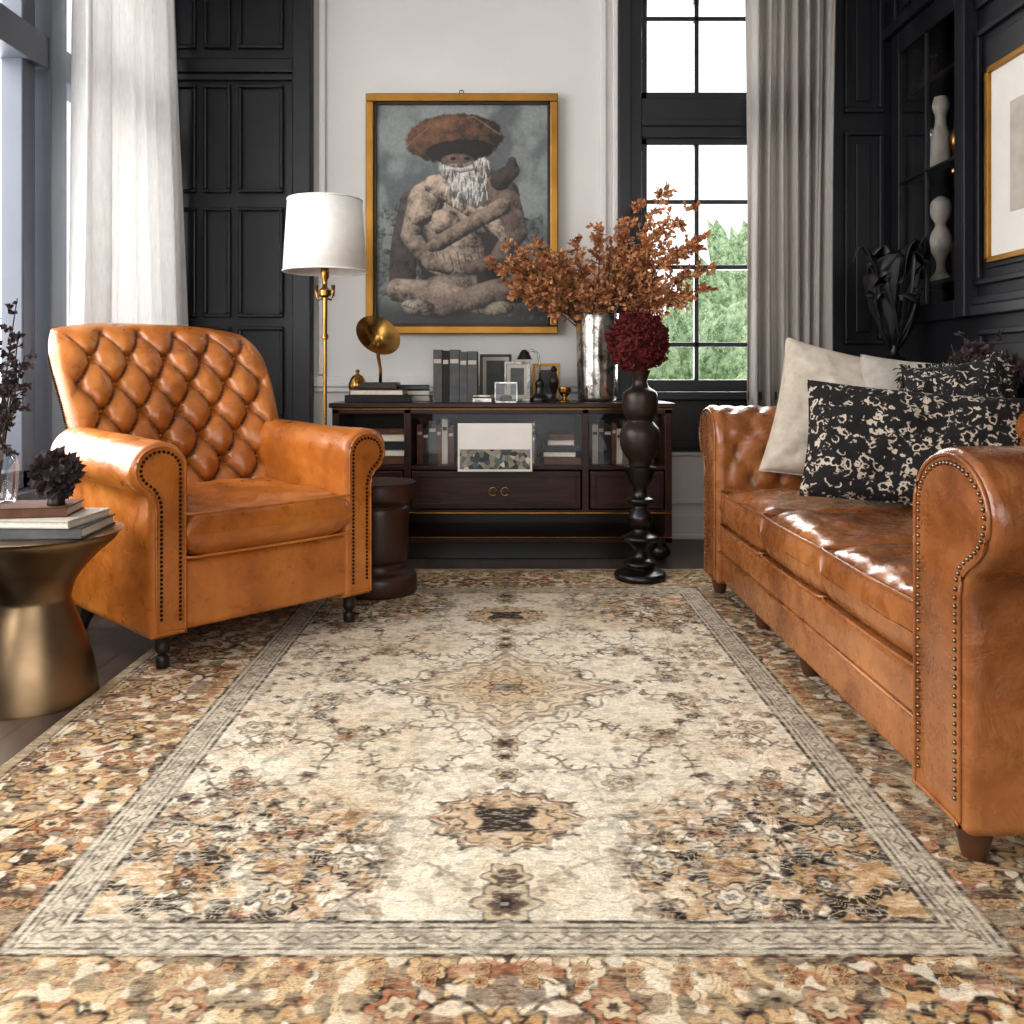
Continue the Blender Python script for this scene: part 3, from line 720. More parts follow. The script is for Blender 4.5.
def books(name,loc,items,rot=0):
    e=empty(name,loc,rot); 
    for i,(x,w,h,d,m) in enumerate(items):
        boxes('cover_%d'%i,[bx(x,x+.003,0,d,0,h),bx(x+w-.003,x+w,0,d,0,h),bx(x,x+w,-.004,.003,0,h)],m,e,.001)
        boxes('pages_%d'%i,[bx(x+.003,x+w-.003,.002,d-.004,.004,h-.004)],M['paper'],e,0)
        boxes('label_%d'%i,[bx(x+.004,x+w-.004,-.0052,-.004,h*.74,h*.82)],M['booklight'] if m!=M['booklight'] else M['bookdark'],e,0)
    return e
def stack(name,loc,items,rz=0):
    e=empty(name,loc,rz); z=0
    for i,(w,d,h,a,m) in enumerate(items):
        b=empty('book_%d'%i,(0,0,z),D(a)); b.parent=e
        boxes('cover',[bx(-w/2,w/2,-d/2,d/2,0,.004),bx(-w/2,w/2,-d/2,d/2,h-.004,h),bx(-w/2,-w/2+.004,-d/2,d/2,0,h),bx(-w/2,w/2,-d/2,-d/2+.003,0,h) if i%2==0 else bx(-w/2,-w/2+.004,-d/2,d/2,0,h)],m,b,.001)
        boxes('pages',[bx(-w/2+.004,w/2-.005,-d/2+.005,d/2-.005,.004,h-.004)],M['paper'],b,0)
        z+=h
    return e
G,K,B_,Lt=M['bookgrey'],M['bookdark'],M['bookbrown'],M['booklight']
books('book_row',(-.375,4.64,.79),[(0,.045,.27,.2,G),(.047,.035,.265,.2,K),(.084,.05,.27,.2,G),(.136,.038,.26,.2,G),(.176,.05,.262,.2,G)])
books('shelf_books',(-.07,4.60,.476),[(-.385,.03,.2,.17,B_),(-.355,.03,.18,.17,K),(-.325,.04,.22,.17,G),(-.285,.025,.2,.17,B_),(-.258,.03,.23,.17,Lt),(-.226,.03,.19,.17,B_)])
stack('shelf_book_stack',(.28,4.66,.476),[(.19,.2,.035,4,B_),(.17,.19,.03,-5,G),(.18,.17,.03,3,K),(.14,.15,.025,0,Lt),(.12,.12,.03,6,B_)])
books('shelf_books',(.44,4.60,.476),[(0,.03,.2,.17,Lt),(.03,.03,.22,.17,G),(.06,.04,.2,.17,K),(.10,.025,.21,.17,B_),(.125,.03,.18,.17,Lt),(.155,.03,.22,.17,G),(.185,.04,.2,.17,K),(.225,.03,.21,.17,B_),(.255,.03,.2,.17,G)])
stack('shelf_book_stack',(-.60,4.66,.476),[(.22,.2,.04,4,B_),(.2,.19,.035,-5,G),(.19,.17,.04,3,K),(.17,.16,.035,0,Lt),(.16,.14,.03,5,B_)])
for i,(x,h,r) in enumerate(((.06,.17,.035),(.14,.22,.03),(-.16,.19,.03))):
    lathe('glass_jar',smoothprof([(r*.8,0),(r,.01),(r,h*.6),(r*.5,h*.75),(r*.45,h*.9),(r*.6,h)]),M['vglass'],None,(x,4.58,.476),20)
ob=empty('framed_postcard',(-.055,4.475,.45),0)
boxes('card',[bx(-.185,.185,-.004,.004,.0,.24)],M['mat_board'],ob,.001,rot=(D(-2),0,0))
cardm=NT('townscape_print'); vv=cardm.n('ShaderNodeTexVoronoi',{'Vector':cardm.tc.outputs['Object'],'Scale':42.0})
sp=cardm.n('ShaderNodeSeparateColor',{0:vv.outputs['Color']})
cardm.set(Base_Color=cardm.ramp(sp.outputs[0],[(.1,C(40,44,50)),(.4,C(96,100,96)),(.6,C(150,138,112)),(.8,C(70,84,104)),(.95,C(196,186,160))]),Roughness=.6)
boxes('print',[bx(-.175,.175,-.0065,-.004,.012,.11)],cardm.m,ob,0,rot=(D(-2),0,0))
boxes('ledge',[bx(-.19,.19,-.01,.02,-.006,0)],M['wood'],ob,.001)
stack('coffee_table_books',(-.66,4.72,.79),[(.34,.24,.035,3,K),(.28,.2,.03,-4,B_)])
stack('coffee_table_books',(-.50,4.84,.79),[(.20,.16,.03,-3,Lt),(.18,.15,.03,5,K),(.17,.14,.025,0,G)])
gr=empty('brass_gramophone',(-.66,4.70,.856))
boxes('box',[bx(-.10,.10,-.08,.08,0,.035)],M['bronze'],gr,.005)
tube('arm',[(.0,.03,.035),(.0,.035,.10),(-.01,.02,.17),(-.01,0,.25)],[.009,.008,.010,.014],M['brass'],gr)
hp=[(.012,-.10),(.02,-.07),(.045,-.03),(.085,.0),(.118,.018),(.122,.02),(.116,.014),(.08,-.006),(.04,-.035),(.008,-.06)]
lathe('horn',hp,M['brass'],gr,(-.01,-.03,.27),48,(D(58),0,D(34)))
lathe('brass_bell',smoothprof([(.035,0),(.04,.005),(.03,.03),(.045,.06),(.048,.09),(.03,.13),(.008,.145),(.012,.16),(.001,.17)]),M['brass'],None,(-.805,4.88,.79),24)
def frame_small(name,loc,w,h,mf,rz=0,pic='booklight'):
    e=empty(name,loc,rz); t=.014
    boxes('frame',[bx(-w/2,w/2,-.007,.007,0,t),bx(-w/2,w/2,-.007,.007,h-t,h),bx(-w/2,-w/2+t,-.007,.007,t,h-t),bx(w/2-t,w/2,-.007,.007,t,h-t)],mf,e,.002)
    boxes('mount',[bx(-w/2+t,w/2-t,-.003,.004,t,h-t)],M['booklight'],e,0)
    boxes('photograph',[bx(-w/2+t+.02,w/2-t-.02,-.004,-.003,t+.02,h-t-.02)],M['bookgrey'],e,0)
    boxes('strut',[bx(-.01,.01,.007,.06,0,.006),bx(-.01,.01,.05,.06,0,h*.5)],K,e,0); return e
frame_small('silver_photo_frame',(-.055,4.84,.79),.17,.25,M['bronze'],D(6))
frame_small('silver_photo_frame',(.06,4.76,.79),.14,.21,M['silver'],D(-10))
frame_small('gilt_photo_frame',(.22,4.90,.79),.15,.20,M['gold'],D(-4))
gb=empty('glass_display_box',(.0,4.62,.79)); L=[]
for a in (-.055,.055):
    for b in (-.04,.04): L.append(bx(a-.003,a+.003,b-.003,b+.003,0,.1))
for z in (.003,.1): L+=[bx(-.058,.058,-.043,-.037,z-.003,z+.003),bx(-.058,.058,.037,.043,z-.003,z+.003),bx(-.058,-.052,-.04,.04,z-.003,z+.003),bx(.052,.058,-.04,.04,z-.003,z+.003)]
boxes('edges',L,M['silver'],gb,0); boxes('glass_panes',[bx(-.054,.054,-.04,-.038,.006,.098),bx(-.054,.054,.038,.04,.006,.098)],M['glass'],gb,0)
boxes('trinket',[bx(-.03,.03,-.02,.02,.0,.035)],M['bronze'],gb,.01)
boxes('silver_box',[bx(-.17,-.07,4.54,4.60,.79,.815),bx(-.165,-.075,4.543,4.597,.817,.83)],M['silver'],None,.004)
lathe('bronze_figurine',smoothprof([(.03,0),(.03,.01),(.012,.03),(.02,.07),(.028,.11),(.014,.15),(.018,.17),(.001,.19)]),M['bronze'],None,(.255,4.78,.79),20)
lathe('brass_candle_cup',smoothprof([(.03,0),(.032,.006),(.012,.02),(.014,.03),(.03,.05),(.034,.075),(.03,.078)]),M['brass'],None,(.30,4.60,.79),24)
dl=empty('small_desk_lamp',(.175,4.66,.79))
lathe('base',smoothprof([(.05,0),(.05,.02),(.03,.04),(.022,.07),(.024,.1),(.010,.12)]),M['black'],dl)
tube('neck',[(0,0,.1),(0,0,.2),(-.01,0,.25),(-.04,0,.27),(-.07,-.01,.255)],.006,M['silver'],dl)
lathe('shade',[(.01,.03),(.02,.02),(.04,-.02),(.035,-.02),(.001,.02)],M['black'],dl,(-.08,-.01,.24))
# ---------------------------------------------------------------- foliage
def leafVF(p,d,up,l,w,V,F):
    d=d.normalized(); s=d.cross(up)
    if s.length<1e-4: s=Vector((1,0,0))
    s.normalize(); n=s.cross(d); b=len(V)
    V+= [tuple(p),tuple(p+d*l*.45+s*w+n*w*.35),tuple(p+d*l),tuple(p+d*l*.45-s*w+n*w*.35),tuple(p+d*l*.5)]
    F+= [(b,b+1,b+4),(b+1,b+2,b+4),(b+2,b+3,b+4),(b+3,b,b+4)]
def rv(r,a=1): return Vector((r.uniform(-a,a),r.uniform(-a,a),r.uniform(-a,a)))
vs=empty('mercury_glass_vase',(.48,4.74,.79))
lathe('body',smoothprof([(.085,0),(.10,.008),(.105,.05),(.108,.2),(.11,.36),(.113,.45),(.118,.462),(.110,.458),(.10,.40),(.098,.05),(.01,.02)],4),M['silver'],vs)
def branches(parent,base,tips,mat,smat,ll,lw,n,seed,spread=.03,bl=(.04,.13),arch=.10):
    r=random.Random(seed); V=[];F=[];SV=[];SF=[]
    for tp in tips:
        tp=Vector(tp); b=Vector(base)+Vector((r.uniform(-1,1),r.uniform(-1,1),0))*spread
        mid=b.lerp(tp,.5)+Vector((0,0,arch))*(1 if abs(tp.x-b.x)>.2 else 0)+rv(r,.02)
        pts=[]
        for k in range(11):
            t=k/10; pts.append(b*(1-t)**2+mid*2*t*(1-t)+tp*t*t)
        tubeVF(pts,[.004-.0025*k/10 for k in range(11)],SV,SF,5)
        for sidek in range(n):
            t=r.uniform(.38,1); k=min(9,int(t*10)); p=pts[k].lerp(pts[k+1],t*10-k)
            d=(pts[k+1]-pts[k]).normalized(); o=(d*.7+rv(r,.95)).normalized()
            L=r.uniform(*bl)*(1.25-t*.7); q=p+o*L
            tubeVF([p,p.lerp(q,.5)+Vector((0,0,.006)),q],[.0018,.0015,.001],SV,SF,4)
            for m in range(8):
                f=(m+1)/8; leafVF(p.lerp(q,f),(o+rv(r,.9)),rv(r,1),r.uniform(.6,1.15)*ll,r.uniform(.7,1.1)*lw,V,F)
    mk('leaves',V,F,mat,parent,False); mk('stems',SV,SF,smat,parent)
br=empty('dried_leaf_branches',(.48,4.74,.79))
T=[(-.56,.74),(-.5,.64),(-.46,.80),(-.42,.56),(-.36,.70),(-.33,.84),(-.30,.54),(-.22,.76),(-.18,.60),(-.12,.86),(-.06,.68),(0,.88),(0,.6),(.08,.78),(.1,.62),(.17,.95),(.22,1.05),(.26,.84),(.35,1.10),(.37,.95),(.40,.78),(.46,1.0),(.46,.66),(.53,.84),(.58,.70),(.60,.60),(.3,.64),(.5,.56),(-.4,.64),(-.26,.64),(-.1,.56),(.2,.72),(-.48,.72),(-.28,.80)]
rb=random.Random(2)
branches(br,(0,0,.30),[(a,rb.uniform(-.16,.12),b) for a,b in T],M['rust'],M['stemdark'],.034,.0115,36,5,.03,(.04,.11))
def flowerball(name,parent,c,R,mat,n,pl,pw,seed):
    r=random.Random(seed); V=[];F=[]; c=Vector(c)
    for i in range(n):
        z=r.uniform(-1,1); a=r.uniform(0,2*pi); q=math.sqrt(1-z*z); d=Vector((q*math.cos(a),q*math.sin(a),z))
        p=c+d*R*r.uniform(.76,.9)*(1+.14*mn.noise(d*3))
        for m in range(3): leafVF(p,d*.6+rv(r,.8),rv(r),pl*r.uniform(.7,1.2),pw,V,F)
    mk(name,V,F,mat,parent,False)
    o=blob('core',tuple(c),(R*.8,)*3,mat,seed,3,.1); o.parent=parent
pd=empty('turned_pedestal_stand',(.605,4.06,.013))
lathe('column',smoothprof([(.112,0),(.118,.012),(.112,.03),(.085,.04),(.06,.055),(.075,.07),(.06,.085),(.035,.10),(.03,.13),(.045,.155),(.075,.175),(.078,.19),(.05,.205),(.034,.225),(.05,.25),(.055,.28),(.04,.31),(.03,.33),(.055,.345),(.06,.36),(.035,.375),(.032,.41),(.05,.44),(.062,.47),(.07,.49),(.072,.505)],4),M['black'],pd)
vz=empty('bronze_vase',(.605,4.06,.518))
lathe('body',smoothprof([(.045,0),(.05,.01),(.055,.03),(.085,.08),(.092,.13),(.085,.17),(.058,.205),(.062,.22),(.078,.25),(.08,.31),(.07,.34),(.04,.36),(.032,.39),(.045,.43),(.048,.435),(.03,.42),(.01,.38)],4),M['bronze'],vz)
hy=empty('burgundy_hydrangea',(.60,4.06,.93))
tube('stem',[(0,0,-.10),(0,0,.0),(-.01,0,.1)],.006,M['stemdark'],hy)
flowerball('petals',hy,(-.005,0,.150),.145,M['burg'],1100,.020,.010,3)
V=[];F=[]; r=random.Random(9)
for k in range(7):
    a=r.uniform(0,2*pi); leafVF(Vector((0,0,.03)),Vector((math.cos(a),math.sin(a),.1)),Vector((0,0,1)),.10,.028,V,F)
mk('foliage',V,F,M['dkflower'],hy,False)
fv=empty('dark_floor_vase',(2.01,3.74,0))
lathe('body',smoothprof([(.07,0),(.08,.01),(.085,.15),(.10,.35),(.10,.48),(.06,.60),(.045,.66),(.06,.70),(.055,.70),(.03,.64),(.01,.5)],5),M['black'],fv,seg=32)
df=empty('dried_dark_flower_arrangement',(2.01,3.74,.60))
r=random.Random(12)
for k,(dx,dy,dz,R) in enumerate(((-.08,-.04,.33,.062),(.04,-.06,.36,.055),(-.13,.03,.25,.058),(-.02,.05,.41,.045),(-.14,-.08,.38,.040),(.07,.05,.29,.05),(-.04,-.10,.26,.06))):
    flowerball('bloom',df,(dx,dy,dz),R,M['dkflower2'],130,.034,.012,20+k)
    tube('stem',[(0,0,.0),(dx*.4,dy*.4,dz*.5),(dx,dy,dz)],.004,M['stemdark'],df,6)
branches(df,(0,0,.02),[(-.17,-.02,.46),(-.09,.04,.50),(.0,-.05,.50),(.09,.02,.42),(-.19,-.08,.34)],M['dkflower'],M['stemdark'],.024,.008,12,31,.01,(.02,.06),.02)
# ---------------------------------------------------------------- painting
def painting():
    x0,x1,yt,yb=376,548,104,325
    nx,ny=344,442
    U,Vv=np.meshgrid(np.linspace(x0,x1,nx),np.linspace(yt,yb,ny))
    col=np.ones(U.shape+(3,))*L3(118,124,123)
    b=fbm(U*.03,Vv*.03,201,5); col=over(col,ss(.42,.62,b)*.7,L3(148,153,150)); col=over(col,ss(.5,.35,b)*.6,L3(80,84,86))
    col=over(col,ss(285,318,Vv+8*(b-.5))*.9,L3(44,43,42))
    n=(fbm(U*.16,Vv*.16,211,4)-.5); nf=(fbm(U*.5,Vv*.5,215,3)-.5)
    def E(col,cx,cy,rx,ry,rot,hi,lo,a=1,soft=.07,core=1):
        c,s=math.cos(math.radians(rot)),math.sin(math.radians(rot)); dx=U-cx; dy=Vv-cy
        p=(dx*c+dy*s)/rx; q=(-dx*s+dy*c)/ry; r=np.sqrt(p*p+q*q)+n*.14+nf*.06
        m=1-ss(1-soft,1+soft,r)
        lx=(dx/max(rx,ry))*.55+(dy/max(rx,ry))*.75
        sh=np.clip(.60-.8*lx-.5*np.clip(r,0,1)**3+n*1.1+nf*.6,0,1)[...,None]
        cc=hi*sh+lo*(1-sh); m=(m*a)[...,None]; return col*(1-m)+cc*m
    def CP(col,pts,hi,lo,a=1):
        D_=np.full(U.shape,9.0); SH=np.zeros(U.shape)
        for (ax,ay,ar),(bx_,by,br_) in zip(pts,pts[1:]):
            vx,vy=bx_-ax,by-ay; L2=vx*vx+vy*vy
            t=np.clip(((U-ax)*vx+(Vv-ay)*vy)/L2,0,1); R=ar+(br_-ar)*t
            dx=U-(ax+vx*t); dy=Vv-(ay+vy*t); r=np.hypot(dx,dy)/R
            up=r<D_; SH=np.where(up,(dx*.5+dy*.85)/R,SH); D_=np.minimum(D_,r)
        r=D_+n*.12+nf*.06
        m=1-ss(.92,1.06,r); sh=np.clip(.56-.6*SH-.35*np.clip(r,0,1)**4+n*1.0+nf*.6,0,1)[...,None]
        cc=hi*sh+lo*(1-sh); m=(m*a)[...,None]; return col*(1-m)+cc*m
    fl,fd=L3(206,184,164),L3(46,37,34); wl_,wd=L3(222,218,212),L3(104,100,97)
    for k in range(110):
        a=rng.uniform(377,424); bb=rng.uniform(205,300); col=E(col,a,bb,rng.uniform(2,7),rng.uniform(1,3),rng.uniform(0,180),L3(128,136,130),L3(50,56,54),.75,.2)
    for k in range(70):
        a=rng.uniform(505,547); bb=rng.uniform(210,320); col=E(col,a,bb,rng.uniform(2,7),rng.uniform(1,3),rng.uniform(0,180),L3(110,112,106),L3(44,46,46),.75,.2)
    col=E(col,466,236,52,78,4,L3(58,52,52),L3(22,19,21),.96)
    col=CP(col,[(410,200,10),(404,240,13),(402,280,14)],L3(90,82,80),L3(34,30,32))
    col=E(col,462,222,38,44,0,fl*.85,fd)
    col=E(col,426,200,18,20,20,fl,fd)
    col=E(col,498,196,22,22,-20,L3(128,108,97),L3(34,28,28))
    col=CP(col,[(500,180,10),(512,170,8),(512,160,4)],L3(80,66,62),L3(24,20,21))
    col=E(col,444,222,17,13,10,fl,fd); col=E(col,480,222,17,13,-8,fl*.9,fd)
    col=E(col,462,244,32,13,0,fl*.92,fd); col=E(col,460,262,36,17,0,fl,fd)
    col=E(col,458,282,32,9,0,fl*.7,fd*.8)
    for k in range(8): col=CP(col,[(436+7*k,252+2*(k%3),.9),(440+7*k,270,.6)],fd*1.2,fd*.7,.55)
    col=CP(col,[(418,204,11),(410,236,10),(430,262,8),(448,268,6)],fl*.75,fd)
    col=CP(col,[(508,202,13),(516,232,12),(496,262,9),(470,268,7)],L3(130,110,98),fd*.8)
    col=CP(col,[(420,214,12),(432,190,11),(442,182,9)],fl,fd)
    col=CP(col,[(434,184,10),(462,202,9),(494,224,8),(500,232,6)],L3(216,194,172),fd)
    col=CP(col,[(502,206,9),(470,224,8),(440,242,8),(432,246,6)],L3(170,148,130),fd)
    for dx in (0,5,10): col=CP(col,[(494+dx*.6,228+dx*.3,2.4),(502+dx*.4,240-dx*.3,1.8)],fl,fd)
    col=CP(col,[(398,290,12),(440,294,13),(492,306,10),(508,308,6)],fl*.85,fd)
    col=CP(col,[(530,288,14),(494,292,13),(440,308,11),(410,308,7)],L3(158,138,124),fd*.9)
    col=E(col,418,306,17,7,6,L3(190,172,154),fd); col=E(col,500,308,14,7,-6,L3(198,180,162),fd)
    for k in range(4): col=E(col,404+3*k,304+k,2,2.5,0,L3(188,172,152),fd,.9)
    col=E(col,460,150,17,18,0,L3(168,138,118),L3(54,42,38))
    col=E(col,466,180,19,24,-8,wl_,wd); col=E(col,448,164,9,15,15,wl_,wd,.95); col=E(col,482,162,9,14,-20,wl_,wd,.95); col=E(col,474,194,11,14,-25,wl_,wd,.95)
    col=E(col,440,150,6,10,10,wl_,wd,.9); col=E(col,486,150,7,9,-10,wl_,wd,.9)
    for k in range(120):
        a=rng.uniform(444,488); bb=rng.uniform(152,200); s_=rng.uniform(-3,3); col=CP(col,[(a,bb,.8),(a+s_,bb+8,.5)],wd*.8,wd*.35,.7) if k%2 else CP(col,[(a,bb,.8),(a+s_,bb+8,.5)],L3(236,233,226),wl_,.6)
    col=CP(col,[(460,154,1.6),(460,164,3)],L3(186,150,126),L3(100,72,60),.95)
    col=CP(col,[(450,168,2),(461,170,2.4),(472,168,2)],wl_,wd)
    col=E(col,454,138,49,25,-3,L3(118,80,54),L3(36,25,21),1,.04)
    col=E(col,460,150,35,11,-4,L3(32,24,21),L3(14,11,10),.98)
    col=E(col,458,160,17,7,0,L3(150,122,104),L3(78,62,54),.7)
    for sx in (453,467): col=E(col,sx,158,3.2,1.6,0,L3(26,20,18),L3(14,11,10),.95,.3)
    col=CP(col,[(408,144,1.0),(432,124,1.0),(474,116,1.0),(500,134,1.0)],L3(150,110,76),L3(104,72,48),.55)
    col=E(col,450,124,20,9,-4,L3(140,98,68),L3(62,42,31),.7)
    col=col*(.80+.36*fbm(U*.45,Vv*.45,231,3)[...,None])*.98
    s=5.05/900
    X=(U-506)*s; Z=.95+(371-Vv)*s
    return gridmesh('canvas',X,np.full(X.shape,5.065),Z,np.clip(col,0,1),M['paint'])
pt=empty('framed_oil_painting'); cv=painting(); cv.parent=pt
s=5.05/900
fx0,fx1,fz0,fz1=(366-506)*s,(558-506)*s,.95+(371-334)*s,.95+(371-94)*s
t=.045
boxes('gilded_frame',[bx(fx0,fx1,5.03,5.085,fz0,fz0+t),bx(fx0,fx1,5.03,5.085,fz1-t,fz1),bx(fx0,fx0+t,5.03,5.085,fz0+t,fz1-t),bx(fx1-t,fx1,5.03,5.085,fz0+t,fz1-t)],M['gold'],pt,.006)
t2=.014
boxes('frame_lip',[bx(fx0+t,fx1-t,5.045,5.06,fz0+t,fz0+t+t2),bx(fx0+t,fx1-t,5.045,5.06,fz1-t-t2,fz1-t),bx(fx0+t,fx0+t+t2,5.045,5.06,fz0+t,fz1-t),bx(fx1-t-t2,fx1-t,5.045,5.06,fz0+t,fz1-t)],M['bronze'],pt,.002)
boxes('backing',[bx(fx0+.01,fx1-.01,5.07,5.095,fz0+.01,fz1-.01)],M['bookdark'],pt,0)
tube('hanging_ring',[(-.25+.012*math.cos(2*pi*k/14),5.06,fz1+.012+.012*math.sin(2*pi*k/14)) for k in range(14)],.003,M['bronze'],pt,6,True)
ra=empty('framed_print',(XR,0,0))
a0,a1,b0,b1=3.28,4.02,1.43,2.30
t=.026
boxes('frame',[bx(-.035,-.002,a0,a1,b0,b0+t),bx(-.035,-.002,a0,a1,b1-t,b1),bx(-.035,-.002,a0,a0+t,b0,b1),bx(-.035,-.002,a1-t,a1,b0,b1)],M['gold'],ra,.004)
boxes('mat_board',[bx(-.016,-.006,a0+t,a1-t,b0+t,b1-t)],M['mat_board'],ra,0)
boxes('print_sheet',[bx(-.02,-.016,a0+.18,a1-.18,b0+.2,b1-.2)],M['booklight'],ra,0)
# black sculpture
sc=empty('black_feather_sculpture',(1.96,4.55,.985))
lathe('base',smoothprof([(.07,0),(.075,.01),(.05,.03),(.02,.06),(.018,.16)]),M['black'],sc,seg=24)
def blade(P,wmax,V,F,sidev):
    n=len(P); b=len(V)
    for i,p in enumerate(P):
        p=Vector(p); d=(Vector(P[min(i+1,n-1)])-Vector(P[max(i-1,0)])).normalized(); s=(sidev-d*sidev.dot(d)).normalized(); nn=s.cross(d)
        w=wmax*math.sin(pi*min(1,(i+.4)/(n-.2)))**.7
        V+= [tuple(p-s*w+nn*w*.3),tuple(p),tuple(p+s*w+nn*w*.3)]
    for i in range(n-1):
        for k in (0,1): F.append((b+i*3+k,b+i*3+k+1,b+i*3+k+4,b+i*3+k+3))
V=[];F=[]; r=random.Random(4)
for k in range(24):
    a=2*pi*k/24+r.uniform(-.2,.2); l=r.uniform(.26,.48); cx=math.cos(a); cy=math.sin(a)*.6; h0=r.uniform(.06,.18); out=r.uniform(.10,.19)
    P=[(cx*out*q**.7*1.1+.02*math.sin(q*6+k),cy*out*q,h0+l*math.sin(q*pi*.70)) for q in [i/14 for i in range(15)]]
    blade(P,r.uniform(.05,.085),V,F,Vector((-cy+r.uniform(-.4,.4),cx+.2,r.uniform(-.3,.3))).normalized())
o=mk('plumes',V,F,M['blackm'],sc); m=o.modifiers.new('s','SOLIDIFY'); m.thickness=.004
# ---------------------------------------------------------------- floor lamp
fl=empty('brass_floor_lamp',(-.865,4.30,0))
lathe('base',smoothprof([(.13,0),(.132,.008),(.125,.018),(.06,.025),(.02,.035),(.012,.06)]),M['brass'],fl)
lathe('pole',[(.009,.05),(.009,1.1),(.016,1.105),(.016,1.12),(.01,1.13),(.012,1.30),(.028,1.31),(.03,1.335),(.012,1.35),(.011,1.38),(.02,1.40),(.02,1.48),(.009,1.49),(.009,1.76),(.014,1.77),(.001,1.79)],M['brass'],fl)
sv=lathe('shade',[(.198,1.425),(.176,1.765)],M['shade'],fl,seg=64)
bm=bmesh.new(); bm.from_mesh(sv.data)
for f in [f for f in bm.faces if len(f.verts)>4]: bm.faces.remove(f)
bm.to_mesh(sv.data); bm.free(); m=sv.modifiers.new('s','SOLIDIFY'); m.thickness=.003
for zz,rr_ in ((1.425,.198),(1.765,.176)):
    tube('shade_ring',[(rr_*math.cos(2*pi*k/48),rr_*math.sin(2*pi*k/48),zz) for k in range(48)],.004,M['shade'],fl,6,True)
V=[];F=[]
for k in range(3):
    a=2*pi*k/3; tubeVF([(0,0,1.755),(.176*math.cos(a),.176*math.sin(a),1.755)],.002,V,F,5)
mk('shade_spider',V,F,M['brass'],fl)
for s_ in (-1,1):
    tube('side_socket',[(0,0,1.30),(s_*.03,0,1.29),(s_*.040,0,1.31),(s_*.040,0,1.36)],[.005,.005,.006,.010],M['brass'],fl)
dt=lathe('round_wooden_side_table',smoothprof([(.15,0),(.165,.01),(.165,.07),(.15,.085),(.12,.10),(.115,.13),(.13,.16),(.13,.34),(.12,.37),(.145,.39),(.155,.41),(.155,.46),(.15,.468),(.001,.468)],4),M['drum'],None,(-.545,3.83,.013),48)
bt=empty('brass_hourglass_side_table',(-1.37,2.62,0))
lathe('body',smoothprof([(.165,0),(.17,.006),(.155,.10),(.125,.20),(.10,.27),(.097,.30),(.115,.35),(.165,.41),(.215,.455),(.225,.475),(.22,.485),(.001,.486)],6),M['brasstable'],bt,seg=64)
stack('coffee_table_books',(-1.36,2.60,.486),[(.36,.26,.03,4,M['bookgrey']),(.33,.24,.022,-3,M['booklight']),(.22,.17,.028,10,M['bookbrown'])])
gv=empty('glass_bud_vase',(-1.48,2.62,.566))
lathe('body',smoothprof([(.04,0),(.05,.01),(.055,.08),(.05,.13),(.022,.18),(.02,.26),(.028,.275)],5),M['vglass'],gv,seg=28)
db=empty('dried_twigs',(-1.48,2.62,.566))
branches(db,(0,0,.03),[(-.12,0,.42),(-.06,.03,.54),(.0,-.02,.58),(.05,.02,.50),(.08,.0,.43),(-.10,-.02,.5),(.03,.05,.60),(-.02,.0,.40),(.06,-.04,.36)],M['dkflower'],M['stemdark'],.020,.009,14,9,.008,(.02,.06),.02)
dfl=empty('dried_artichoke_flower',(-1.29,2.58,.566))
lathe('cup',smoothprof([(.022,0),(.025,.005),(.022,.03),(.03,.045),(.03,.05)],3),M['bronze'],dfl,seg=20)
flowerball('petals',dfl,(0,0,.088),.054,M['dkflower'],170,.034,.013,6)
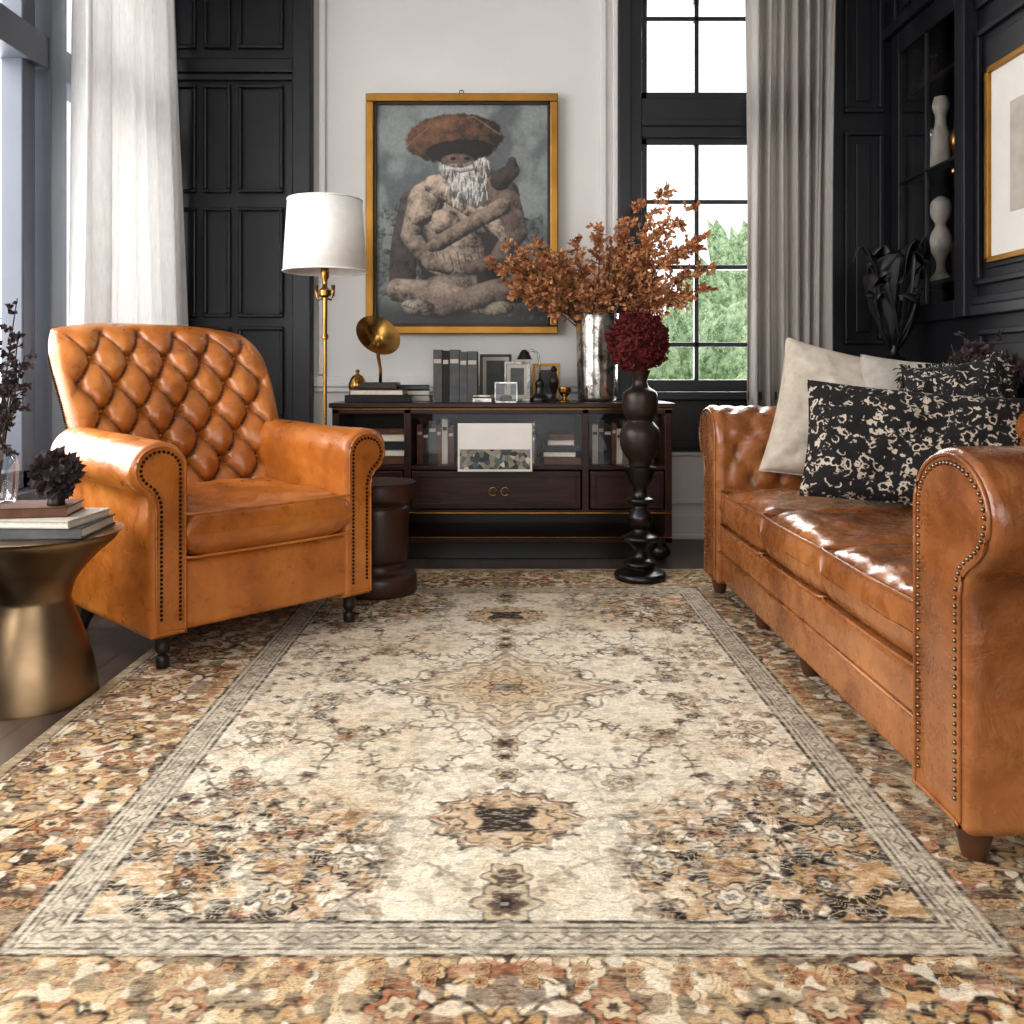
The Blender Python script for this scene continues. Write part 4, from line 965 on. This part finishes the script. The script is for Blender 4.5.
# ---------------------------------------------------------------- curtains
def curtain(name,f,mat,nu=260,nv=40):
    V=[];F=[]
    for j in range(nv+1):
        for i in range(nu+1): V.append(f(i/nu,j/nv))
    for j in range(nv):
        for i in range(nu): a=j*(nu+1)+i; F.append((a,a+1,a+nu+2,a+nu+1))
    o=mk(name,V,F,mat); m=o.modifiers.new('s','SOLIDIFY'); m.thickness=.003; return o
def cL(u,v):
    z=.015+3.2*(1-v); flare=.80+.34*v
    y=4.36+(u-.5)*1.28*flare+.03*math.sin(u*7+v*2)
    ph=2*pi*u*8+.8*math.sin(u*9)+.5*math.sin(v*3+u*4); amp=.045+.02*math.sin(u*17)
    return (-1.82+.05*v+amp*math.sin(ph)+.014*math.sin(ph*2.3+v*2),min(y,5.02),z)
curtain('linen_curtain',cL,M['curtL'])
def cR(u,v):
    z=.015+3.2*(1-v); x=1.57+(u-.5)*(.46+.03*(1-v))+.006*math.sin(u*9+v*5)
    ph=2*pi*u*7+.9*math.sin(u*8+1)+.4*math.sin(v*3); amp=.04+.012*math.sin(u*13)
    return (x,4.955+amp*math.sin(ph)+.012*math.sin(ph*2.1+v*3),z)
curtain('linen_curtain',cR,M['curtR'])
boxes('curtain_rod',[bx(.7,1.83,4.94,4.965,3.225,3.25)],M['black'],None,.01)
boxes('curtain_rod',[bx(-1.845,-1.82,1.0,5.05,3.225,3.25)],M['black'],None,.01)
# ---------------------------------------------------------------- LIGHT
w=bpy.data.worlds.new('overcast_sky'); S.world=w; w.use_nodes=True; nt=w.node_tree; bg=nt.nodes['Background']
tcw=nt.nodes.new('ShaderNodeTexCoord'); gr_=nt.nodes.new('ShaderNodeSeparateXYZ'); nt.links.new(tcw.outputs['Generated'],gr_.inputs[0])
cr=nt.nodes.new('ShaderNodeValToRGB'); nt.links.new(gr_.outputs['Z'],cr.inputs[0]); cr.color_ramp.elements[0].color=(.98,.985,1,1); cr.color_ramp.elements[1].color=(.93,.96,1,1)
nt.links.new(cr.outputs[0],bg.inputs[0]); bg.inputs[1].default_value=1.5
def area(name,loc,rot,sx,sy,e,col=(1,1,1)):
    l=bpy.data.lights.new(name,'AREA'); l.shape='RECTANGLE'; l.size=sx; l.size_y=sy; l.energy=e; l.color=col
    o=bpy.data.objects.new(name,l); o.location=loc; o.rotation_euler=rot; S.collection.objects.link(o); return o
area('window_light_left',(-2.6,2.2,2.0),(0,D(-90),0),2.6,5.0,300,(.99,.99,1))
area('window_light_back',(1.25,5.6,2.1),(D(-90),0,0),1.2,2.4,100,(1,.99,.98))
area('fill_light_rear',(.2,-1.9,2.0),(D(90),0,0),3.8,2.0,50,(1,.98,.95))  # added fill lamp behind the camera, no window modelled there
